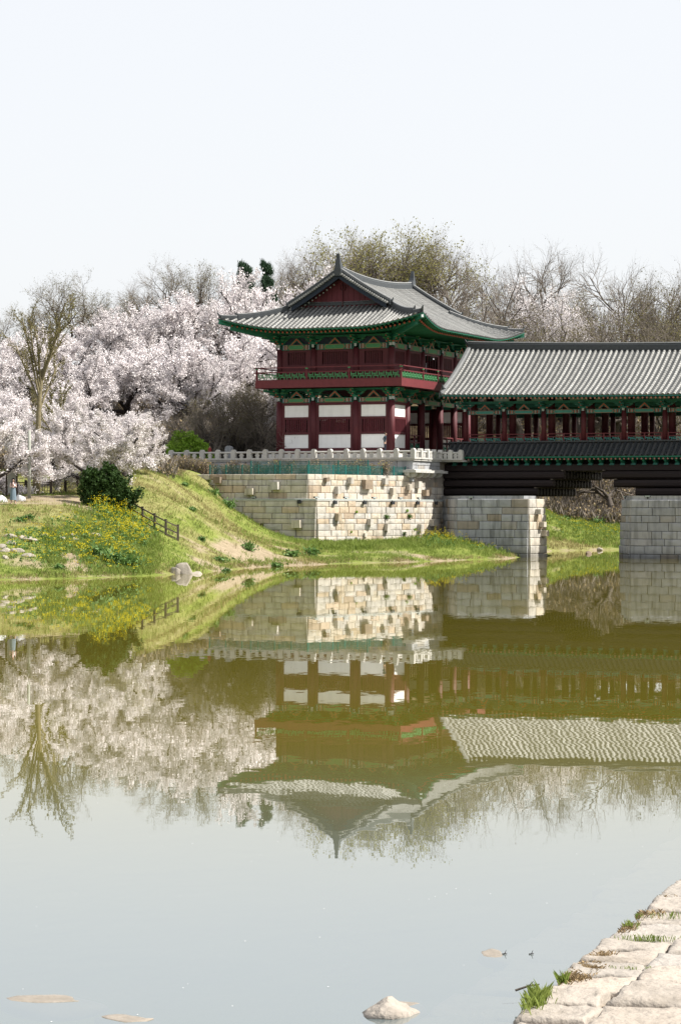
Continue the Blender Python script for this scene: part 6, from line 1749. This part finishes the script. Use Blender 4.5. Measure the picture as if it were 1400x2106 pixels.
# ================================================================ PEOPLE
def cloth(name, c1, c2=None): return mat(name, c1, c2 or tuple(x*.8 for x in c1), scale=8, rough=.85, bump=.006, bscale=25)
M['skin'] = mat('skin', (.46,.30,.23), (.42,.27,.20), scale=10, rough=.55)
M['hair'] = mat('dark_hair', (.012,.010,.010), (.02,.016,.015), scale=20, rough=.45, stretch=(4,4,.5))
M['hair_g'] = mat('brown_hair', (.10,.07,.05), (.07,.05,.035), scale=20, rough=.5)
M['shoe'] = mat('shoe', (.35,.32,.30)); M['shoe_d'] = mat('dark_shoe', (.02,.02,.022)); M['eye'] = mat('eye_dark', (.015,.012,.01)); M['lip'] = mat('lip', (.35,.12,.11))
def person(label, pos, rotz, hgt, top, bottom, arms, legs=((.10,.0),(-.10,.0)), hair='hair', long_hair=False, skirt=None, shoe='shoe', leg_skin=False, local=False, lean=0.0, cap=None):
    """one continuous skinned body; arms: per side (elbow xyz, wrist xyz, finger direction); faces -y"""
    k = hgt/1.7
    V = []; E = []; R = []
    def v(x,y,z,r,pr=None):
        V.append((x*k,y*k,z*k)); R.append(r*k)
        if pr is not None: E.append((pr,len(V)-1))
        return len(V)-1
    pel = v(0,0,.96,.135); ab = v(0,-.005-lean*.1,1.10,.118,pel); ch = v(0,-.005-lean*.2,1.27,.135,ab); nb = v(0,.01-lean*.28,1.405,.07,ch); nk = v(0,0-lean*.3,1.47,.05,nb)
    hd = v(0,-.015-lean*.33,1.545,.082,nk); ht = v(0,-.005-lean*.34,1.625,.078,hd)
    no = v(0,-.095-lean*.33,1.55,.016,hd)
    for sx, (fx,fy) in zip((1,-1), legs):
        hp_ = v(sx*.085,0,.90,.095,pel); kn = v(sx*.09+fx*.3,-.02+fy*.6,.50,.06,hp_); an_ = v(sx*.09+fx*.5,fy,.09,.042,kn); he = v(sx*.09+fx*.5,.03+fy,.045,.04,an_); to = v(sx*.10+fx*.5,-.15+fy,.03,.033,an_)
    for sx, (el, wr, fd) in zip((1,-1), arms):
        sh = v(sx*.165,0-lean*.22,1.375,.062,ch); e = v(el[0],el[1],el[2],.045,sh); w = v(wr[0],wr[1],wr[2],.030,e)
        f_ = Vector(fd).normalized(); sd_ = f_.cross(Vector((0,0,1))); sd_ = sd_.normalized() if sd_.length > .1 else Vector((1,0,0)); w_ = Vector(wr)
        pa = w_+f_*.075; p_ = v(*pa,.026,w)
        for q in range(4):
            o_ = sd_*((q-1.5)*.019); L = (.055,.068,.064,.048)[q]
            a = v(*(pa+o_+f_*.02),.0095,p_); c = v(*(pa+o_+f_*(.02+L*.6)+Vector((0,-.008,-.004))),.008,a); v(*(pa+o_+f_*(.02+L)+Vector((0,-.02,-.01))),.007,c)
        th = w_+f_*.03+sd_*.03; a = v(*th,.011,w); v(*(th+f_*.04+sd_*.012),.009,a)
    me = bpy.data.meshes.new('body'); me.from_pydata(V, E, [])
    o = bpy.data.objects.new('body', me); COL.objects.link(o)
    sk = o.modifiers.new('s','SKIN'); sk.use_smooth_shade = True
    for i, d in enumerate(me.skin_vertices[0].data): d.radius = (R[i], R[i]*(.78 if i in (0,1,2) else 1)); d.use_root = (i == 0)
    sb = o.modifiers.new('b','SUBSURF'); sb.levels = 2; sb.render_levels = 2
    bpy.context.view_layer.update()
    ev_ = o.evaluated_get(bpy.context.evaluated_depsgraph_get()); m2 = bpy.data.meshes.new_from_object(ev_)
    bpy.data.objects.remove(o)
    m2.materials.clear()
    for q in (M['skin'], top, bottom, M[shoe]): m2.materials.append(q)
    wrs = [Vector(a[1])*k for a in arms]
    for p_ in m2.polygons:
        c = p_.center; p_.use_smooth = True
        if c.z > 1.435*k: i = 0
        elif any((c-w).length < .17*k and (c-w).dot(Vector(a[2]).normalized()) > -.005 for w, a in zip(wrs, arms)): i = 0
        elif c.z > .97*k or abs(c.x) > .2*k and c.z > .75*k: i = 1
        elif c.z < .075*k: i = 3
        else: i = 0 if (leg_skin and c.z < .6*k) else 2
        p_.material_index = i
    T = thing('person', label, 'person', pos, local=local)
    T.rotation_euler = (0,0,rotz)
    def child(me_, nm, loc=(0,0,0)):
        c = bpy.data.objects.new(nm, me_); COL.objects.link(c); c.parent = T; c.location = loc; return c
    child(m2, 'body')
    # hair cap, eyes, mouth
    h = MB(); hy = -lean*.34*k
    rows = []
    for i in range(7):
        th = (PI*.62)*i/6; rw = []
        for j in range(15):
            ph = -PI*.66 + PI*1.32*j/14
            rr_ = .104*k; rw.append((math.sin(ph)*math.sin(th)*rr_, (.012*k + math.cos(ph)*math.sin(th)*rr_*1.08)+hy, 1.60*k+math.cos(th)*rr_*1.02))
        rows.append(rw)
    h.grid(rows)
    if long_hair:
        for sx in (-1,1): h.tube([(sx*.085*k,.02*k+hy,1.62*k),(sx*.10*k,-.01*k+hy,1.50*k),(sx*.10*k,-.07*k+hy,1.36*k),(sx*.09*k,-.10*k+hy,1.22*k)],[.04*k,.05*k,.045*k,.02*k],7)
        h.tube([(0,.07*k,1.60*k),(0,.10*k,1.45*k),(0,.12*k,1.30*k)],[.08*k,.10*k,.05*k],8)
    child(h.mesh('hair', M[hair] if cap is None else cap, True), 'hair')
    f = MB()
    for sx in (-1,1): f.box(sx*.034*k-.013*k, sx*.034*k+.013*k, -.105*k+hy, -.088*k+hy, 1.572*k, 1.582*k)
    child(f.mesh('eyes', M['eye']), 'eyes')
    f = MB(); f.box(-.022*k,.022*k,-.104*k+hy,-.088*k+hy,1.508*k,1.516*k); child(f.mesh('mouth', M['lip']), 'mouth')
    if skirt:
        s_ = MB(); n = 20
        prof = [(.135,1.10),(.15,.98),(.17,.85),(.185,.65),(.20,.45),(.215,.30)]
        for i in range(len(prof)-1): pass
        s_.grid([[((r_*(1+.06*math.sin(j*PI*10/n+z_*2)))*k*math.cos(2*PI*j/n), (r_*.85*(1+.06*math.sin(j*PI*10/n)))*k*math.sin(2*PI*j/n), z_*k) for j in range(n+1)] for r_, z_ in prof][::-1])
        child(s_.mesh('dress', skirt, True), 'dress')
    return T
hold = [((.19,.02,1.12),(.06,-.22,1.20),(-.5,-.3,.8)), ((-.19,.02,1.12),(-.05,-.22,1.20),(.5,-.3,.8))]
rest = [((.215,.03,1.12),(.215,-.04,.88),(0,-.15,-1)), ((-.215,.03,1.12),(-.215,-.04,.88),(0,-.15,-1))]
p = ground_at(27, 1040, 146, 154)
wom = person('woman with long dark hair in pink cardigan and blue-grey dress, holding a phone', tuple(p), .45, 1.62, cloth('pink_cardigan', (.62,.44,.44)), cloth('dress_blue', (.16,.21,.26)), hold, long_hair=True, skirt=cloth('blue_grey_dress', (.15,.20,.25)), leg_skin=True)
ph = MB(); ph.box(-.035,.035,-.006,.006,-.07,.07); x = p.x + .05*math.cos(.45)+.27*math.sin(.45); y = p.y-.29*math.cos(.45)
setp(inst(ph.mesh('phone', M['white']), 'phone', None, (p.x+.30*math.sin(.45), p.y-.30*math.cos(.45), p.z+1.20), (-.5,0,.45)), 'small white phone held up by the woman in pink', 'phone')
x, y = L2W(-.22,-.82)
person('man in navy jacket and dark trousers at the pavilion corner, facing right', (x,y,Z0), PI*.42, 1.74, cloth('navy_jacket', (.025,.04,.055)), cloth('dark_trousers', (.018,.022,.035)), [((.24,.10,1.14),(.13,-.02,1.02),(-1,-.3,-.2)),((-.24,.10,1.14),(-.20,-.08,.92),(0,-.4,-1))], hair='hair_g', shoe='shoe_d', lean=.15)
p = Vector((WX(155,176),176,h1(WX(155,176),176)))
person('person dressed all in white walking on the embankment under the blossom', tuple(p), 1.2, 1.68, cloth('white_jacket', (.72,.72,.74)), cloth('white_trousers', (.70,.70,.72)), rest, legs=((.0,-.16),(.0,.18)))
for a, lab, c_ in ((-17.2,'dark-haired child whose head shows above the far left end of the balustrade',(.05,.05,.06)),(-15.4,'dark-haired child in red whose head shows above the balustrade beside the stele',(.3,.06,.06))):
    x, y = L2W(a, -2.6); person(lab, (x,y,7.82), .8, 1.28, cloth('jacket', c_), cloth('trousers', (.04,.04,.06)), rest)
x, y = L2W(-.6, 8.4); person('visitor in dark clothes standing in the pavilion gateway by the bridge', (x,y,Z0), .9, 1.70, cloth('dark_coat', (.05,.04,.045)), cloth('black_trousers', (.02,.02,.022)), rest, shoe='shoe_d')
